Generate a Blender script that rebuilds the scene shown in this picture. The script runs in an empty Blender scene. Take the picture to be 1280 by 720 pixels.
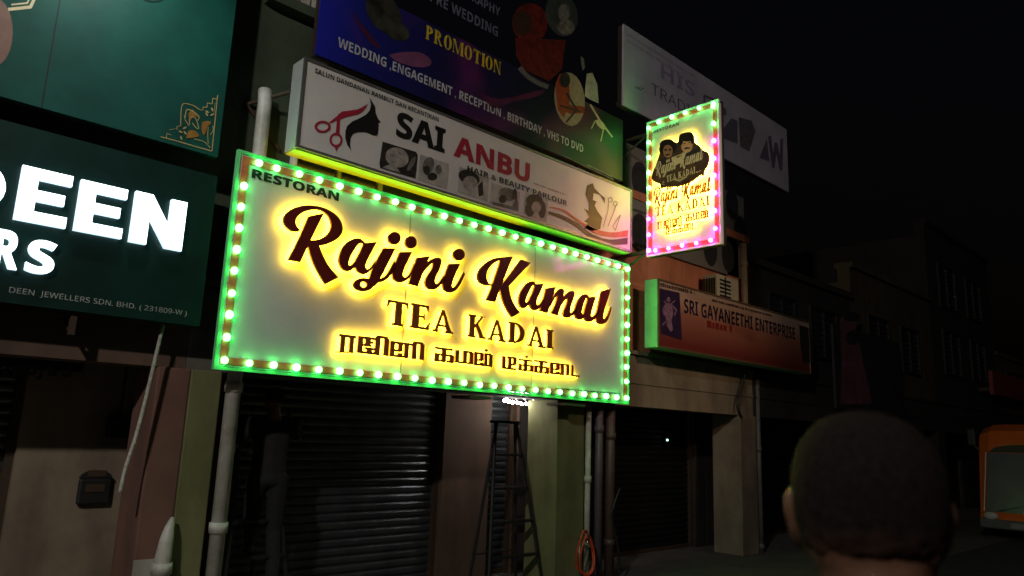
import bpy, bmesh, math, random
from mathutils import Vector, Matrix, noise
from mathutils.geometry import delaunay_2d_cdt
R = math.radians
random.seed(7)
sc = bpy.context.scene
col = sc.collection

# ------------------------------------------------------------------ camera
CAM = Vector((-2.2347, -5.7051, 1.7181))
FPX = 914.65                                   # focal length in pixels of the 1280 px wide photograph
YAW, PIT, ROL = -.756, .195, .037
_f = Vector((-math.sin(YAW)*math.cos(PIT), math.cos(YAW)*math.cos(PIT), math.sin(PIT)))
_r0 = Vector((math.cos(YAW), math.sin(YAW), 0)); _u0 = _r0.cross(_f)
_r = math.cos(ROL)*_r0 + math.sin(ROL)*_u0
_u = -math.sin(ROL)*_r0 + math.cos(ROL)*_u0
cd = bpy.data.cameras.new('camera'); cam = bpy.data.objects.new('camera', cd); col.objects.link(cam)
cam.matrix_world = Matrix(((_r.x, _u.x, -_f.x, CAM.x), (_r.y, _u.y, -_f.y, CAM.y), (_r.z, _u.z, -_f.z, CAM.z), (0, 0, 0, 1)))
cd.sensor_width = 36; cd.lens = 36*FPX/1280; cd.clip_start = .05; cd.clip_end = 1000
cd.dof.use_dof = True; cd.dof.focus_distance = 8.0; cd.dof.aperture_fstop = 3.2
sc.camera = cam

# ------------------------------------------------------------------ night sky, moon, exposure
w = bpy.data.worlds.new('World'); sc.world = w; w.use_nodes = True
nt = w.node_tree; bg = nt.nodes['Background']
sky = nt.nodes.new('ShaderNodeTexSky'); sky.sky_type = 'NISHITA'; sky.sun_disc = False
sky.sun_elevation = R(-4); sky.sun_rotation = R(200)
nt.links.new(sky.outputs[0], bg.inputs[0]); bg.inputs[1].default_value = .1
ml = bpy.data.lights.new('moon', 'SUN'); ml.energy = .02; ml.angle = R(10); ml.color = (1, .95, .88)
mo = bpy.data.objects.new('moon', ml); col.objects.link(mo); mo.rotation_euler = (R(38), 0, R(-30))
sc.view_settings.view_transform = 'Standard'; sc.view_settings.look = 'None'
sc.view_settings.exposure = 0; sc.view_settings.gamma = 1
sc.render.engine = 'CYCLES'
sc.cycles.use_denoising = True
sc.cycles.max_bounces = 6; sc.cycles.diffuse_bounces = 3
sc.cycles.sample_clamp_indirect = 6

# ------------------------------------------------------------------ measuring helpers
def ray(x, y): return _f + _r*((x-640)/FPX) - _u*((y-360)/FPX)
def at(x, y, Y):
    d = ray(x, y); return CAM + d*((Y-CAM.y)/d.y)
class Board:
    """A flat face in the scene: u to the right, v up, n out of the face."""
    def __init__(s, O, U, N):
        s.O, s.U, s.N, s.V = Vector(O), Vector(U), Vector(N), Vector((0, 0, 1))
    def uv(s, x, y):
        d = ray(x, y); p = CAM + d*((s.O-CAM).dot(s.N)/d.dot(s.N)) - s.O
        return (p.dot(s.U), p.dot(s.V))
    def P(s, u, v, n=0): return s.O + s.U*u + s.V*v + s.N*n
    def px(s, pts): return [s.uv(*p) for p in pts]
def Wall(Y): return Board((0, Y, 0), (1, 0, 0), (0, -1, 0))
def zz(x0, y0, k, pts): return [(x0+a/k, y0+b/k) for a, b in pts]

# ------------------------------------------------------------------ materials
MATS = {}
def mat(name, c, rough=.6, metal=0, noise_amt=.25, scale=6, bump=0, spec=.5, c2=None, coords='Object'):
    if name in MATS: return MATS[name]
    m = bpy.data.materials.new(name); m.use_nodes = True; n = m.node_tree.nodes; l = m.node_tree.links
    b = n['Principled BSDF']; b.inputs['Roughness'].default_value = rough; b.inputs['Metallic'].default_value = metal
    b.inputs['Specular IOR Level'].default_value = spec
    tc = n.new('ShaderNodeTexCoord'); nz = n.new('ShaderNodeTexNoise'); nz.inputs['Scale'].default_value = scale
    nz.inputs['Detail'].default_value = 6; nz.inputs['Roughness'].default_value = .65
    l.new(tc.outputs[coords], nz.inputs['Vector'])
    mx = n.new('ShaderNodeMix'); mx.data_type = 'RGBA'
    d = tuple(v*(1-noise_amt) for v in c) if c2 is None else c2
    mx.inputs['A'].default_value = (*d, 1); mx.inputs['B'].default_value = (*c, 1)
    rp = n.new('ShaderNodeMapRange'); rp.inputs['From Min'].default_value = .35; rp.inputs['From Max'].default_value = .65
    l.new(nz.outputs['Fac'], rp.inputs['Value']); l.new(rp.outputs['Result'], mx.inputs['Factor'])
    l.new(mx.outputs['Result'], b.inputs['Base Color'])
    if bump:
        bp = n.new('ShaderNodeBump'); bp.inputs['Strength'].default_value = bump; bp.inputs['Distance'].default_value = .01
        n2 = n.new('ShaderNodeTexNoise'); n2.inputs['Scale'].default_value = scale*9; n2.inputs['Detail'].default_value = 5
        l.new(tc.outputs[coords], n2.inputs['Vector']); l.new(n2.outputs['Fac'], bp.inputs['Height'])
        l.new(bp.outputs[0], b.inputs['Normal'])
    MATS[name] = m; return m
def glow(name, c, s, base=(.8, .8, .8)):
    if name in MATS: return MATS[name]
    m = bpy.data.materials.new(name); m.use_nodes = True; b = m.node_tree.nodes['Principled BSDF']
    b.inputs['Base Color'].default_value = (*base, 1); b.inputs['Emission Color'].default_value = (*c, 1)
    b.inputs['Emission Strength'].default_value = s; b.inputs['Roughness'].default_value = .5
    MATS[name] = m; return m
def wallpaint(name, c, c2, streak=.22):
    """plaster: blotches plus vertical rain streaks"""
    if name in MATS: return MATS[name]
    m = mat(name, c, .85, noise_amt=.3, scale=1.3, bump=.15, c2=c2)
    n = m.node_tree.nodes; l = m.node_tree.links; b = n['Principled BSDF']
    tc = n.new('ShaderNodeTexCoord'); mp = n.new('ShaderNodeMapping'); mp.inputs['Scale'].default_value = (3, 3, .6)
    nz = n.new('ShaderNodeTexNoise'); nz.inputs['Scale'].default_value = 1.6; nz.inputs['Detail'].default_value = 8
    l.new(tc.outputs['Object'], mp.inputs[0]); l.new(mp.outputs[0], nz.inputs['Vector'])
    cr = n.new('ShaderNodeValToRGB'); cr.color_ramp.elements[0].position = .38; cr.color_ramp.elements[1].position = .6
    k = 1-streak; cr.color_ramp.elements[0].color = (k, k, k, 1)
    l.new(nz.outputs['Fac'], cr.inputs[0])
    old = b.inputs['Base Color'].links[0].from_socket
    mu = n.new('ShaderNodeMix'); mu.data_type = 'RGBA'; mu.blend_type = 'MULTIPLY'; mu.inputs['Factor'].default_value = 1
    l.new(old, mu.inputs['A']); l.new(cr.outputs[0], mu.inputs['B']); l.new(mu.outputs['Result'], b.inputs['Base Color'])
    return m

# ------------------------------------------------------------------ objects
def tag(o, label=None, cat=None, group=None, kind=None):
    if label: o['label'] = label
    if cat: o['category'] = cat
    if group: o['group'] = group
    if kind: o['kind'] = kind
    return o
ORG = {}
def thing(name, label, cat, loc, group=None):
    o = bpy.data.objects.new(name, None); col.objects.link(o); o.location = loc; o.empty_display_size = .2
    ORG[o.name] = Vector(loc); return tag(o, label, cat, group)
def link(name, me, m, parent, smooth=False):
    o = bpy.data.objects.new(name, me); col.objects.link(o)
    if m is not None:
        me.materials.clear()
        for k in (m if isinstance(m, (list, tuple)) else [m]): me.materials.append(k)
    base = ORG[parent.name] if parent else Vector((0, 0, 0))
    if parent: o.parent = parent
    ORG[o.name] = base
    if base.length: me.transform(Matrix.Translation(-base))
    if smooth: me.polygons.foreach_set('use_smooth', [True]*len(me.polygons))
    me.update(); return o
def build(name, verts, faces, m, parent=None, smooth=False):
    me = bpy.data.meshes.new(name); me.from_pydata([tuple(v) for v in verts], [], faces)
    return link(name, me, m, parent, smooth)
class MB:
    def __init__(s): s.bm = bmesh.new()
    def box(s, a, b, bev=0, rot=None):
        x0, y0, z0 = (min(a[i], b[i]) for i in range(3)); x1, y1, z1 = (max(a[i], b[i]) for i in range(3))
        vs = [s.bm.verts.new(v) for v in ((x0,y0,z0),(x1,y0,z0),(x1,y1,z0),(x0,y1,z0),(x0,y0,z1),(x1,y0,z1),(x1,y1,z1),(x0,y1,z1))]
        fs = [s.bm.faces.new([vs[i] for i in q]) for q in ((3,2,1,0),(4,5,6,7),(0,1,5,4),(1,2,6,5),(2,3,7,6),(3,0,4,7))]
        if rot is not None:
            c = Vector(((x0+x1)/2, (y0+y1)/2, (z0+z1)/2)); bmesh.ops.rotate(s.bm, cent=c, matrix=rot, verts=vs)
        if bev: bmesh.ops.bevel(s.bm, geom=list({e for f in fs for e in f.edges}), offset=bev, segments=2, affect='EDGES', profile=.5)
        return s
    def tube(s, pts, r, seg=10, closed=False):
        pts = [Vector(p) for p in pts]; rings = []; n = len(pts)
        rr = r if isinstance(r, (list, tuple)) else [r]*n
        for i, p in enumerate(pts):
            a = pts[(i-1) % n] if (closed or i) else p; b = pts[(i+1) % n] if (closed or i < n-1) else p
            t = (b-a).normalized(); q = t.orthogonal() if abs(t.z) > .95 else t.cross(Vector((0, 0, 1)))
            if abs(t.z) > .95: q = Vector((1, 0, 0)) - t*t.x
            q.normalize(); k = t.cross(q)
            rings.append([s.bm.verts.new(p + (q*math.cos(2*math.pi*j/seg) + k*math.sin(2*math.pi*j/seg))*rr[i]) for j in range(seg)])
        m = n if closed else n-1
        for i in range(m):
            A, B = rings[i], rings[(i+1) % n]
            for j in range(seg): s.bm.faces.new((A[j], A[(j+1) % seg], B[(j+1) % seg], B[j]))
        if not closed:
            s.bm.faces.new(rings[0][::-1]); s.bm.faces.new(rings[-1])
        return s
    def ball(s, c, r, sub=2):
        d = bmesh.ops.create_icosphere(s.bm, subdivisions=sub, radius=1)
        r = r if isinstance(r, (tuple, list)) else (r, r, r)
        for v in d['verts']: v.co = Vector((v.co.x*r[0]+c[0], v.co.y*r[1]+c[1], v.co.z*r[2]+c[2]))
        return s
    def make(s, name, m, parent=None, smooth=False):
        bmesh.ops.recalc_face_normals(s.bm, faces=s.bm.faces[:])
        me = bpy.data.meshes.new(name); s.bm.to_mesh(me); s.bm.free()
        return link(name, me, m, parent, smooth)

# ------------------------------------------------------------------ flat shapes: union of polygons, then given thickness
def cr(pts, k=5):
    """Catmull-Rom through open points"""
    P = [pts[0]]+list(pts)+[pts[-1]]; out = []
    for i in range(1, len(P)-2):
        for j in range(k):
            t = j/k; o = []
            for d in (0, 1):
                a, b, c, e = P[i-1][d], P[i][d], P[i+1][d], P[i+2][d]
                o.append(.5*(2*b+(c-a)*t+(2*a-5*b+4*c-e)*t*t+(3*b-a-3*c+e)*t**3))
            out.append(tuple(o))
    out.append(tuple(pts[-1])); return out
def resample(pts, n):
    L = [0]
    for a, b in zip(pts, pts[1:]): L.append(L[-1]+math.hypot(b[0]-a[0], b[1]-a[1]))
    out = []; i = 0
    for q in range(n):
        t = L[-1]*q/(n-1)
        while i < len(L)-2 and L[i+1] < t: i += 1
        s = (t-L[i])/max(1e-9, L[i+1]-L[i]); a, b = pts[i], pts[i+1]
        out.append((a[0]+(b[0]-a[0])*s, a[1]+(b[1]-a[1])*s))
    return out
def ribbon(L, Rr, n=None):
    if len(L) == len(Rr): a, b = cr(L), cr(Rr)
    else:
        n = 36; a, b = resample(cr(L), n), resample(cr(Rr), n)
    return [[a[i], a[i+1], b[i+1], b[i]] for i in range(len(a)-1)]
def ell(cx, cy, rx, ry=None, n=20, a0=0, rot=0):
    ry = rx if ry is None else ry; o = []
    for i in range(n):
        t = a0+2*math.pi*i/n; x, y = rx*math.cos(t), ry*math.sin(t)
        o.append((cx+x*math.cos(rot)-y*math.sin(rot), cy+x*math.sin(rot)+y*math.cos(rot)))
    return o
def ring(cx, cy, rx, ry, ix, iy, n=24):
    a, b = ell(cx, cy, rx, ry, n), ell(cx, cy, ix, iy, n)
    return [[a[i], a[(i+1) % n], b[(i+1) % n], b[i]] for i in range(n)]
def stroke(pts, wd):
    out = []
    for i, ((x0, y0), (x1, y1)) in enumerate(zip(pts, pts[1:])):
        d = math.hypot(x1-x0, y1-y0) or 1e-9; nx, ny = -(y1-y0)/d*wd/2, (x1-x0)/d*wd/2
        out.append([(x0+nx, y0+ny), (x1+nx, y1+ny), (x1-nx, y1-ny), (x0-nx, y0-ny)])
        if i: out.append(ell(x0, y0, wd/2, n=8))
    return out
def area(p): return sum(p[i][0]*p[(i+1) % len(p)][1]-p[(i+1) % len(p)][0]*p[i][1] for i in range(len(p)))/2
def union(polys):
    vs, fs = [], []
    for p in polys:
        A = area(p)
        if abs(A) < 1e-11: continue
        if A < 0: p = p[::-1]
        fs.append(list(range(len(vs), len(vs)+len(p)))); vs += [Vector((q[0]*100, q[1]*100)) for q in p]
    if not fs: return [], []
    v, e, f, ov, oe, of = delaunay_2d_cdt(vs, [], fs, 0, 1e-6)
    keep = []
    for t, o in zip(f, of):
        if len(o):
            t = list(t); keep.append(t if area([v[i] for i in t]) > 0 else t[::-1])
    return [(q[0]/100, q[1]/100) for q in v], keep
def shape(B, name, polys, n0, m, parent, thick=0, raw=None):
    """front face at n0; thick > 0 adds side walls and a back"""
    v, f = raw if raw else union(polys)
    V = [B.P(p[0], p[1], n0) for p in v]; F = [list(t) for t in f]
    if thick:
        k = len(V); V += [B.P(p[0], p[1], n0-thick) for p in v]
        F += [[i+k for i in t[::-1]] for t in f]
        cnt = {}
        for t in f:
            for a, b in zip(t, t[1:]+t[:1]): cnt[(a, b)] = 1
        for (a, b) in cnt:
            if (b, a) not in cnt: F.append([b, a, a+k, b+k])
    # keep the winding so that normals leave the board whichever way u, v, n are handed
    if B.U.cross(B.V).dot(B.N) < 0: F = [t[::-1] for t in F]
    return build(name, V, F, m, parent)
def rect(u0, v0, u1, v1): return [(u0, v0), (u1, v0), (u1, v1), (u0, v1)]
def slab(B, name, u0, v0, u1, v1, n0, n1, m, parent, bev=0):
    return MB().box(B.P(u0, v0, n0), B.P(u1, v1, n1), bev).make(name, m, parent)

# ------------------------------------------------------------------ lettering
def glyphs(s, bold=0, uni=False, res=4):
    """triangles of a line of text, x scaled to 0..1, capital height 1"""
    A0, a0, n0 = (0x1D5D4, 0x1D5EE, 0x1D7EC) if bold > .015 else (0x1D5A0, 0x1D5BA, 0x1D7E2)   # bold or plain sans capitals of the built-in font set
    if ord(s[0]) < 128: bold = max(0, bold-.03)
    s = ''.join(chr(A0+ord(k)-65) if 'A' <= k <= 'Z' else chr(n0+ord(k)-48) if '0' <= k <= '9' else k for k in s)
    c = bpy.data.curves.new('text', 'FONT'); c.body = s; c.offset = bold; c.resolution_u = res
    o = bpy.data.objects.new('text', c); col.objects.link(o)
    me = bpy.data.meshes.new_from_object(o.evaluated_get(bpy.context.evaluated_depsgraph_get()))
    bpy.data.objects.remove(o); bpy.data.curves.remove(c)
    v = [(p.co.x, p.co.y) for p in me.vertices]; f = [list(p.vertices) for p in me.polygons]
    bpy.data.meshes.remove(me)
    x0 = min(p[0] for p in v); x1 = max(p[0] for p in v)
    h = .717+2*bold
    return [((p[0]-x0)/(x1-x0), (p[1]+bold)/h) for p in v], f
def fit(raw, u0, u1, v0, cap, lean=0):
    v, f = raw
    return [(u0+(u1-u0)*p[0]+lean*cap*p[1], v0+cap*p[1]) for p in v], f
def text(B, name, s, left, right, top, n0, m, parent, bold=0, thick=0, uni=False):
    """left / right: pixel ends of the baseline, top: pixel of the cap line above the left end"""
    a, b, t = B.uv(*left), B.uv(*right), B.uv(*top)
    z = (a[1]+b[1])/2; v, f = fit(glyphs(s, bold), a[0], b[0], z, t[1]-a[1])
    if uni: return shape(B, name, [[v[i] for i in t_] for t_ in f], n0, m, parent, thick)
    f = [t_ if area([v[i] for i in t_]) > 0 else t_[::-1] for t_ in f]
    par = list(range(len(v)))
    def root(i):
        while par[i] != i: par[i] = par[par[i]]; i = par[i]
        return i
    for t_ in f:
        for i in t_[1:]: par[root(i)] = root(t_[0])
    g = {}
    for t_ in f: g.setdefault(root(t_[0]), []).append(t_)
    isl = sorted(((min(v[i][0] for q in q_ for i in q), max(v[i][0] for q in q_ for i in q), q_) for q_ in g.values()), key=lambda k: k[0])
    single = len(s) < 10 and ' ' not in s                     # a big word: every letter a part; a line of print: every word a part
    gap = -1e9 if single else .2*(t[1]-a[1]); runs = []
    for x0, x1, q_ in isl:
        if runs and (x0-runs[-1][0] < gap or (single and x1 <= runs[-1][0])): runs[-1][1].extend(q_); runs[-1][0] = max(x1, runs[-1][0])
        else: runs.append([x1, list(q_)])
    for x1, fs_ in runs:
        ids = sorted({i for t_ in fs_ for i in t_}); mp2 = {i: k for k, i in enumerate(ids)}
        L = shape(B, 'letter' if single and len(s) > 1 else name, None, n0, m, parent, thick, raw=([v[i] for i in ids], [[mp2[i] for i in t_] for t_ in fs_]))
    return L
def dashes(B, name, p0, p1, h, n0, m, parent, seed=1):
    """a line of print too small to read: a row of short dark dashes"""
    rn = random.Random(seed); a, b = B.uv(*p0), B.uv(*p1); u = a[0]; P = []
    while u < b[0]:
        L = rn.uniform(.5, 1.1)*h; z = a[1]+(b[1]-a[1])*(u-a[0])/(b[0]-a[0])
        P.append(rect(u, z, min(u+L, b[0]), z+h*rn.uniform(.75, 1))); u += L+h*rn.choice((.3, .3, .3, .9))
    return shape(B, name, P, n0, m, parent)
# roman capitals with serifs, unit height, given as polygons; width in SW
def serif(ch, st=.27, th=.1):
    S = .035; P = []
    def vert(x, w=st, l=1, r=1, z0=0, z1=1):
        P.append(rect(x, z0, x+w, z1))
        for z, k in ((z0, 0), (z1-th, 1)):
            P.append(rect(x-.07*l, z, x+w+.07*r, z+th))
    if ch == 'I': vert(.08); return P, .36
    if ch == 'T':
        P.append(rect(.36, 0, .36+st, 1)); P.append(rect(.27, 0, .45+st, th)); P.append(rect(.02, .9, .9, 1))
        P.append([(.02, .95), (.0, .72), (.04, .72), (.14, .95)]); P.append([(.9, .95), (.92, .72), (.88, .72), (.78, .95)]); return P, .92
    if ch == 'E':
        vert(.08); P.append(rect(.1, .9, .72, 1)); P.append(rect(.1, 0, .76, .1)); P.append(rect(.2, .46, .55, .55))
        P.append([(.72, .96), (.72, .74), (.69, .74), (.6, .96)]); P.append([(.74, .04), (.8, .3), (.77, .3), (.6, .04)])
        P.append(rect(.53, .39, .57, .62)); return P, .8
    if ch == 'A':
        P.append([(.42, 1), (.52, 1), (.95, 0), (.72, 0)]); P.append([(.42, 1), (.5, .9), (.19, 0), (.08, 0)])
        P.append(rect(.2, .26, .72, .35)); P.append(rect(0, 0, .24, th)); P.append(rect(.62, 0, 1.02, th)); return P, 1.02
    if ch == 'K':
        vert(.08); P.append([(.24, .44), (.7, .97), (.82, .97), (.36, .42)]); P.append([(.36, .56), (.5, .68), (.92, 0), (.68, 0)])
        P.append(rect(.62, .95, .92, 1)); P.append(rect(.62, 0, 1.0, th)); return P, 1.0
    if ch in 'DPR':
        vert(.08); lo = 0 if ch == 'D' else .46; cz = (1+lo)/2; h = (1-lo)/2
        ex = .9 if ch == 'D' else .78; n = 14
        o = [(.3+(ex-.3)*math.sin(math.pi*i/n), cz+h*math.cos(math.pi*i/n)) for i in range(n+1)]
        q = [(.3+(ex-.3-st)*math.sin(math.pi*i/n), cz+(h-.09)*math.cos(math.pi*i/n)) for i in range(n+1)]
        P += [[o[i], o[i+1], q[i+1], q[i]] for i in range(n)]
        P.append(rect(.2, .95, .31, 1)); P.append(rect(.2, lo, .31, lo+.05))
        if ch == 'R': P.append([(.4, .48), (.56, .5), (.92, 0), (.7, 0)]); P.append(rect(.7, 0, .98, th))
        return P, (.92 if ch == 'D' else (.82 if ch == 'P' else .98))
    if ch == 'O': return ring(.48, .5, .46, .52, .46-st, .47, 26), .96
    if ch == 'M':
        vert(.05, .07); vert(.95, st); P.append([(.05, 1), (.28, 1), (.66, .05), (.56, 0)]); P.append([(.56, 0), (.64, .0), (.99, 1), (.93, 1)]); return P, 1.25
    if ch == 'N':
        vert(.08, .07); vert(.78, .07); P.append([(.06, 1), (.3, 1), (.86, 0), (.74, 0)]); return P, .95
def serif_polys(ch, u0, u1, v0, v1):
    P, wd = serif(ch); return [[(u0+(u1-u0)*x/wd, v0+(v1-v0)*z) for x, z in p] for p in P]
def serif_line(s, u0, u1, v0, v1):
    W = []; x = 0
    for ch in s:
        if ch == ' ': x += .5; continue
        wd = serif(ch)[1]; W.append((ch, x, x+wd)); x += wd+.13
    x -= .13; k = (u1-u0)/x; out = []
    for ch, a, b in W: out.append(serif_polys(ch, u0+a*k, u0+b*k, v0, v1))
    return out

# brush script of the restaurant name, each letter as ribbons measured on the sign (photo pixels)
ZA = lambda p: zz(340, 240, 6, p)
ZB = lambda p: zz(410, 270, 7.2, p)
ZC = lambda p: zz(490, 280, 7.2, p)
ZD = lambda p: zz(585, 310, 7.2, p)
ZE = lambda p: zz(670, 330, 8, p)
def rb(Z, L, Rr): return ribbon(Z(L), Z(Rr))
def script_letters():
    T = []
    R_ = rb(ZA, [(200,298),(150,292),(105,255),(88,215),(100,170),(145,130),(210,106),(300,100),(400,122),(480,170),(523,230),(530,290),(500,345),(440,380),(365,402),(280,395)],
            [(212,278),(195,268),(180,242),(180,212),(195,182),(230,155),(275,138),(330,130),(385,145),(425,182),(445,235),(440,280),(415,318),(380,343),(340,357),(280,362)])
    R_ += [ZA([(275,182),(330,170),(392,158),(345,250),(296,350),(255,440),(213,525),(122,508),(165,430),(220,310)])]
    R_ += rb(ZA, [(268,375),(275,420),(300,500),(345,600),(402,692)], [(350,375),(362,420),(388,485),(430,560),(500,640)])
    T.append(('letter', R_))
    a = rb(ZB, [(335,240),(290,205),(240,203),(180,232),(130,290),(102,370),(105,430),(135,480),(185,497),(230,475),(262,440)],
           [(315,250),(300,243),(280,250),(255,280),(225,325),(200,375),(187,415),(190,440),(203,446),(225,430),(245,405)])
    a += rb(ZB, [(325,242),(290,320),(250,400),(248,455),(270,500),(315,525),(365,508),(415,450)], [(438,235),(390,330),(350,410),(338,450),(345,472),(362,478),(385,462),(430,400)])
    T.append(('letter', a))
    j = rb(ZB, [(503,287),(450,380),(410,460),(385,520),(372,560),(340,580)], [(610,290),(555,400),(505,500),(465,570),(430,625),(370,650)])
    j += ring(*ZB([(322, 617)])[0], 90/7.2, 61/7.2, 30/7.2, 26/7.2)
    j += rb(ZB, [(470,560),(500,550),(540,510),(600,400)], [(440,605),(500,588),(550,550),(612,470)])
    j += [ell(*ZB([(600, 200)])[0], 56/7.2, 58/7.2)]
    T.append(('letter', j))
    i = rb(ZC, [(75,250),(35,340),(8,430),(15,490),(60,525),(110,518),(155,485),(185,430)], [(185,250),(140,340),(105,420),(98,460),(115,478),(140,470),(165,440),(205,350)])
    i += [ell(*ZC([(172, 165)])[0], 52/7.2, 58/7.2)]
    T.append(('letter', i))
    n = [ZC([(225,302),(342,288),(290,415),(235,560),(150,540),(185,430)])]
    n += rb(ZC, [(258,440),(300,370),(345,325),(385,305),(425,304),(447,335),(432,400),(405,455),(388,505),(398,537),(425,525),(470,460)],
            [(275,450),(310,405),(345,368),(362,352),(371,358),(358,405),(322,460),(300,510),(310,562),(350,590),(410,577),(480,505)])
    T.append(('letter', n))
    i2 = rb(ZC, [(515,358),(480,450),(460,530),(470,590),(520,618),(570,600),(615,545),(659,452)], [(615,358),(572,450),(547,520),(540,560),(552,572),(575,555),(608,500),(646,432)])
    i2 += [ell(*ZC([(605, 275)])[0], 52/7.2, 54/7.2)]
    T.append(('letter', i2))
    K = rb(ZD, [(400,78),(320,80),(240,92),(170,130),(110,190),(88,255),(110,310),(155,335),(212,340)], [(380,130),(300,112),(270,118),(220,150),(180,200),(168,250),(178,298),(192,318),(220,322)])
    K += [ZD([(298,100),(402,79),(360,190),(312,315),(285,380),(248,485),(166,472),(215,350),(250,245)])]
    K += [ZD([(480,103),(567,132),(470,235),(372,340),(300,360),(312,318),(390,220)])]
    K += rb(ZD, [(285,350),(308,450),(345,540),(395,625)], [(365,330),(385,430),(420,510),(470,582)])
    T.append(('letter', K))
    a2 = rb(ZD, [(612,322),(590,302),(555,303),(515,335),(475,400),(458,460),(465,515),(495,543),(530,530),(558,500)], [(602,338),(590,333),(578,345),(558,380),(535,430),(522,470),(522,487),(530,490),(545,475),(560,440)])
    a2 += rb(ZD, [(608,325),(582,400),(560,450),(555,500),(570,540),(605,562),(640,545),(690,470)], [(682,320),(652,400),(628,450),(620,490),(625,512),(637,512),(657,492),(700,420)])
    T.append(('letter', a2))
    m = [ZE([(105,240),(202,227),(165,340),(118,490),(40,468),(75,350)])]
    m += rb(ZE, [(135,400),(175,325),(205,280),(240,250),(270,248),(283,280),(265,370),(222,512)], [(145,430),(178,365),(200,328),(214,314),(214,335),(196,395),(172,450),(150,494)])
    m += rb(ZE, [(235,400),(275,335),(310,295),(345,272),(375,272),(386,305),(370,370),(350,430),(345,475),(360,488),(410,425)],
            [(248,425),(280,378),(305,350),(318,344),(316,365),(298,420),(278,470),(275,510),(295,532),(340,534),(412,480)])
    T.append(('letter', m))
    a3 = rb(ZE, [(532,327),(510,305),(475,305),(440,335),(405,400),(390,460),(395,520),(425,553),(465,552),(492,522)], [(522,347),(510,340),(500,345),(485,380),(470,430),(462,475),(465,500),(470,505),(480,490),(495,455)])
    a3 += rb(ZE, [(528,330),(505,400),(485,470),(485,530),(505,570),(545,577),(585,557),(625,500)], [(605,325),(580,400),(560,470),(552,510),(560,528),(575,522),(600,495),(640,420)])
    T.append(('letter', a3))
    l = rb(ZE, [(660,268),(635,370),(612,470),(605,540),(620,590),(665,602),(710,575),(740,510),(758,435)], [(752,245),(720,350),(690,450),(675,520),(680,545),(692,545),(710,520),(733,470),(746,430)])
    T.append(('letter', l))
    return T

# ================================================================== SETTING
asphalt = mat('asphalt', (.05, .05, .052), .8, noise_amt=.45, scale=3, bump=.5)
paving = mat('walkway_cement', (.13, .12, .11), .75, noise_amt=.4, scale=2.2, bump=.3)
tag(build('road', [(-150,-150,-.006),(250,-150,-.006),(250,250,-.006),(-150,250,-.006)], [(0,1,2,3)], asphalt), kind='structure')
tag(build('pavement', [(-30,-1.6,0),(60,-1.6,0),(60,6,0),(-30,6,0)], [(0,1,2,3)], paving), kind='structure')

steel = mat('galvanised_steel', (.35, .35, .34), .45, .8, .3, 9)
dark_steel = mat('rusty_dark_steel', (.05, .045, .04), .6, .4, .5, 14, c2=(.09, .045, .02))
black_paint = mat('black_paint', (.015, .015, .016), .5)
white_metal = mat('white_painted_metal', (.75, .76, .74), .4, 0, .15, 5)
white_pvc = mat('white_plastic_pipe', (.55, .54, .5), .5, 0, .35, 4, c2=(.3, .28, .24))
COLY = .27
def shutter_mesh(name, u0, u1, z0, z1, Y, m, parent, pitch=.085):
    V, F = [], []; n = int((z1-z0)/pitch); P = []
    for i in range(n):
        z = z0+i*(z1-z0)/n; h = (z1-z0)/n
        for t, d in ((0, 0), (.12, -.016), (.35, -.024), (.65, -.024), (.85, -.014), (.95, 0)): P.append((Y+d, z+t*h))
    for y, z in P: V += [(u0, y, z), (u1, y, z)]
    F = [(2*i, 2*i+1, 2*i+3, 2*i+2) for i in range(len(P)-1)]
    return build(name, V, F, m, parent)
def window(parent, u0, u1, z0, z1, Y, fm, gm):
    fr = MB(); t = .05
    fr.box((u0, Y-.05, z0), (u0+t, Y+.02, z1)).box((u1-t, Y-.05, z0), (u1, Y+.02, z1)).box((u0+t, Y-.05, z0), (u1-t, Y+.02, z0+t)).box((u0+t, Y-.05, z1-t), (u1-t, Y+.02, z1))
    mid = (u0+u1)/2; fr.box((mid-.02, Y-.045, z0+t), (mid+.02, Y+.015, z1-t))
    f = fr.make('window', fm, parent)
    lv = MB(); n = int((z1-z0-2*t)/.11)
    for i in range(n):
        z = z0+t+(i+.5)*(z1-z0-2*t)/n
        for a, b in ((u0+t, mid-.02), (mid+.02, u1-t)):
            lv.box((a, Y-.015, z-.05), (b, Y-.009, z+.05), rot=Matrix.Rotation(R(22), 3, 'X'))
    lv.make('louvre_panes', gm, f)
glass = mat('dusty_louvre_glass', (.03, .035, .04), .15, 0, .3, 5)

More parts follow.
